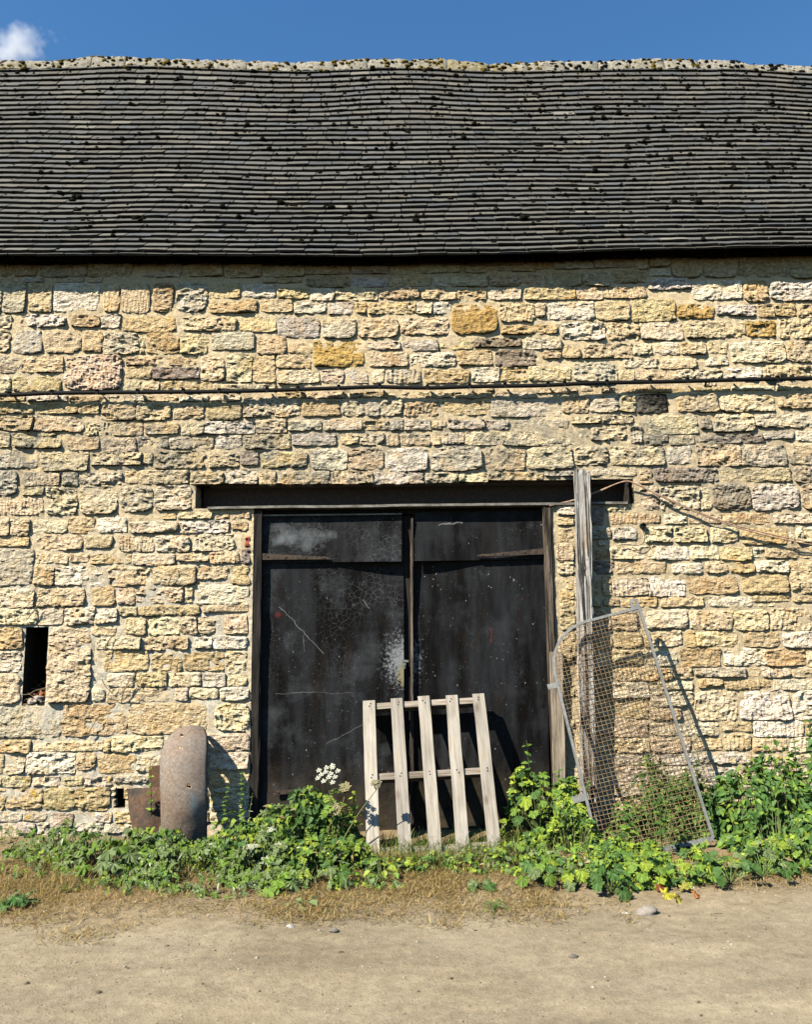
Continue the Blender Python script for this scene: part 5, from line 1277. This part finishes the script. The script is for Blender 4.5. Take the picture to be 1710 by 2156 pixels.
def nettle(px, dep, H, label, n=8, size=.075, cols=('dark', 'mid'), lean=(0, 0), kind='nettle', name='nettle', group='single tall stalks standing above the weeds'):
    x = (px - CX) / F_PX * (7 - dep) * .985; y = -dep; z = tz(x, y); t = thing(name, label, 'plant', (x, y, z), group); st = Geo()
    top = np.array([x + lean[0], y + lean[1], z + H]); b = np.array([x, y, z]); mid = (b + top) / 2 + RNG.normal(0, .015, 3)
    pts = curve_pts([b, mid, top], 5); st.tube(pts, np.linspace(.005, .002, len(pts)), 5, (.10, .14, .04)); st.build('stem', 'leaf', t)
    for k in range(n):
        f = .35 + .63 * (k + .5) / n; p = b * (1 - f) ** 2 + 2 * mid * f * (1 - f) + top * f * f; a0 = k * 1.57 + RNG.normal(0, .25); s_ = size * (1.15 - .6 * f)
        for a in (a0, a0 + math.pi):
            d = np.array([math.cos(a), math.sin(a), .15]); add_leaf(t, kind, cols[RNG.integers(len(cols))], p, np.array([-math.cos(a) * .3 - .15, -math.sin(a) * .3 - .25, .9]) + RNG.normal(0, .12, 3), d, s_)
    return t
nettle(1100, .22, .72, 'single nettle stalk rising against the right door', 7, .085, ('mid', 'dark'))
nettle(1165, .4, .52, 'nettle top just left of the mesh guard foot', 7, .08)
nettle(1300, .9, .40, 'nettle stalk poking up in front of the mesh guard, left one', 8, .085, ('mid', 'dark'))
nettle(1370, .86, .42, 'nettle stalk poking up in front of the mesh guard, right one', 8, .085, ('dark', 'mid'))
nettle(1690, .25, .86, 'tallest nettle against the wall at far right', 11, .09, ('dark', 'mid'))
nettle(1655, .3, .70, 'second tallest nettle near the right edge', 9, .085, ('dark', 'mid'))
nettle(1585, .3, .60, 'nettle stalk beside the shadow of the mesh guard', 8, .08, ('dark', 'mid', 'lime'))
nettle(1450, .2, .55, 'nettle seen through the right side of the mesh', 8, .07, ('dark',))
nettle(468, .34, .46, 'shaded sprig in the dark corner behind the mudguard', 9, .045, ('deep', 'mid'), (.05, 0), 'round')
nettle(505, .30, .56, 'taller shaded sprig against the left door jamb', 9, .05, ('mid', 'deep'), (.02, 0), 'round')
nettle(322, .22, .6, 'thin leafy stalk in front of the rusty scrap plates', 6, .05, ('mid', 'lime'), (-.01, 0), 'round')
nettle(525, .5, .42, 'bare greyish dead stalk beside the left jamb', 5, .03, ('pale',), (.03, 0), 'slim')
nettle(640, .62, .48, 'leafy stalk at the left of the white umbel', 8, .075, ('mid', 'lime'))
nettle(742, .5, .42, 'leafy stalk close to the left pallet slat', 8, .075, ('mid', 'lime'))

def umbel(px, dep, heads, label):
    x = (px - CX) / F_PX * (7 - dep) * .985; y = -dep; z = tz(x, y); t = thing('umbel_plant', label, 'plant', (x, y, z)); st = Geo()
    for (hx, hy, rad, col, nm) in heads:
        top = P(hx, hy, y); b = np.array([x, y, z]); mid = (b + top) / 2 + [RNG.normal(0, .02), 0, 0]
        pts = curve_pts([b, mid, top - [0, 0, .05]], 6); st.tube(pts, np.linspace(.006, .003, len(pts)), 5, (.16, .17, .06))
        fh = Geo(); e0 = top - [0, 0, .05]
        for k in range(13):
            a = k * 2.4; r_ = rad * math.sqrt((k + .4) / 13); c_ = top + [math.cos(a) * r_, math.sin(a) * r_ * .5 - .01, math.sin(a) * r_ * .62 + RNG.normal(0, .008)]
            fh.tube([e0, (e0 + c_) / 2 - [0, 0, .004], c_], .0016, 3, (.18, .2, .08), False)
            for j in range(9):
                a2 = j * 2.4; q_ = c_ + np.array([math.cos(a2), math.sin(a2) * .6 - .2, math.sin(a2) * .7]) * .0062 * math.sqrt(j + .4)
                V_, qq, tt = lump((0, 0, 0), .0075, .7, j, (5, 3)); fh.add(V_ + q_, qq, tt, np.array(col) * RNG.uniform(.8, 1.1))
        fh.build(nm, 'petal', t)
    st.build('stem', 'leaf', t)
    for k in range(8):
        f = RNG.uniform(.15, .65); p = np.array([x, y, z + f * .7]); a = RNG.uniform(0, 6.28)
        add_leaf(t, 'pinnate', 'mid', p, (math.cos(a) * -.2, -.4, .9), (math.cos(a), math.sin(a), .3), .14)
    return t
umbel(700, .68, [(692, 1628, .09, (.85, .83, .72), 'flower_head'), (727, 1655, .035, (.42, .38, .20), 'seed_head'), (704, 1702, .05, (.42, .36, .20), 'seed_head'), (792, 1648, .03, (.40, .36, .22), 'seed_head')], 'cow parsley like stalk with a white flower umbel before the left door')
# fallen yellow leaves and twigs at the track edge
for i, (px, py, sz, col, lb) in enumerate(((1322, 1868, .09, (.33, .31, .10), 'upright pale yellow leaf at the foot of the weeds'), (1400, 1880, .09, (.36, .32, .035), 'bright yellow fallen leaf, left of the pair'), (1425, 1888, .09, (.33, .29, .04), 'bright yellow fallen leaf lying nearest the track'),
                                          (1440, 1868, .07, (.30, .27, .05), 'small yellow fallen leaf behind the bright pair'), (1462, 1880, .06, (.30, .11, .03), 'orange brown fallen leaf right of the yellow ones'), (1385, 1866, .06, (.16, .05, .02), 'dark red brown dead leaf above the yellow ones'))):
    c = G(px, py, .03); V0, tr_ = LT['mallow'][i % 4]; R_ = orient(np.array([[RNG.normal(0, .3), -.5 - .5 * (i == 0), .8 - .5 * (i == 0)]]), np.array([[1.0, RNG.normal(0, .5), 0]]))[0]
    o = mk('fallen_leaf', (V0 @ R_.T) * sz + [c[0], c[1], tz(c[0], c[1]) + .03], None, tr_, 'leaf', None, col, False, loc=(c[0], c[1], tz(c[0], c[1]))); tag(o, lb, 'leaf', 'fallen leaves at the track edge')
sgx = Geo()
for k in range(110):
    px = RNG.uniform(0, 1710); c = G(px, RNG.uniform(1850, 1945), .012); a = RNG.uniform(0, 3.14); L = RNG.uniform(.03, .16); d = np.array([math.cos(a), math.sin(a), 0]) * L / 2; z = tz(c[0], c[1]) + .008
    p = np.array([c[0], c[1], z]); sgx.tube([p - d, p + [0, 0, .004], p + d], RNG.uniform(.001, .002), 4, (.30, .23, .13) if RNG.random() < .75 else (.10, .07, .04), False)
tag(sgx.build('straw_litter', 'straw', None), 'loose straws and twigs scattered over the verge', 'litter', kind='stuff')

# ---------------------------------------------------------------- cloud
def mat_cloud(c, s):
    m = bpy.data.materials.new('cloud'); m.use_nodes = True; MAT['cloud'] = m; t = m.node_tree; t.nodes.remove(t.nodes['Principled BSDF'])
    v = t.nodes.new('ShaderNodeVolumePrincipled'); tc = t.nodes.new('ShaderNodeTexCoord'); nz = t.nodes.new('ShaderNodeTexNoise'); nz.inputs['Scale'].default_value = .085; nz.inputs['Detail'].default_value = 6; nz.inputs['Roughness'].default_value = .6
    ln = t.nodes.new('ShaderNodeVectorMath'); ln.operation = 'LENGTH'; mp_ = t.nodes.new('ShaderNodeMapping'); mp_.inputs['Scale'].default_value = [1 / q for q in s]
    t.links.new(tc.outputs['Object'], mp_.inputs[0]); t.links.new(mp_.outputs[0], ln.inputs[0]); t.links.new(tc.outputs['Object'], nz.inputs['Vector'])
    a = t.nodes.new('ShaderNodeMapRange'); a.inputs[1].default_value = .0; a.inputs[2].default_value = 1.0; a.inputs[3].default_value = .22; a.inputs[4].default_value = -.30; t.links.new(ln.outputs['Value'], a.inputs[0])
    b = t.nodes.new('ShaderNodeMath'); b.operation = 'ADD'; t.links.new(a.outputs[0], b.inputs[0]); t.links.new(nz.outputs[0], b.inputs[1])
    d = t.nodes.new('ShaderNodeMapRange'); d.inputs[1].default_value = .47; d.inputs[2].default_value = .72; d.inputs[3].default_value = 0; d.inputs[4].default_value = .12; t.links.new(b.outputs[0], d.inputs[0])
    t.links.new(d.outputs[0], v.inputs['Density']); v.inputs['Color'].default_value = (1, 1, 1, 1); v.inputs['Anisotropy'].default_value = .2
    t.links.new(v.outputs[0], t.nodes['Material Output'].inputs['Volume'])
cd = _f + _r * (38 - CX) / F_PX - _u * (100 - CY) / F_PX; cc_ = CAM + cd / np.linalg.norm(cd) * 400; CS = (21, 16, 13)
mat_cloud(cc_, CS)
a_, b_ = 20, 12; V_ = []; 
for i in range(b_ + 1):
    for k in range(a_):
        ph = math.pi * i / b_; t = 2 * math.pi * k / a_; V_.append((CS[0] * math.sin(ph) * math.cos(t), CS[1] * math.sin(ph) * math.sin(t), CS[2] * math.cos(ph)))
q = [[i * a_ + k, (i + 1) * a_ + k, (i + 1) * a_ + (k + 1) % a_, i * a_ + (k + 1) % a_] for i in range(b_) for k in range(a_)]
co = mk('cloud', np.array(V_) + cc_, q, None, 'cloud', None, None, False, loc=cc_); tag(co, 'small soft white cloud above the left end of the ridge', 'cloud')
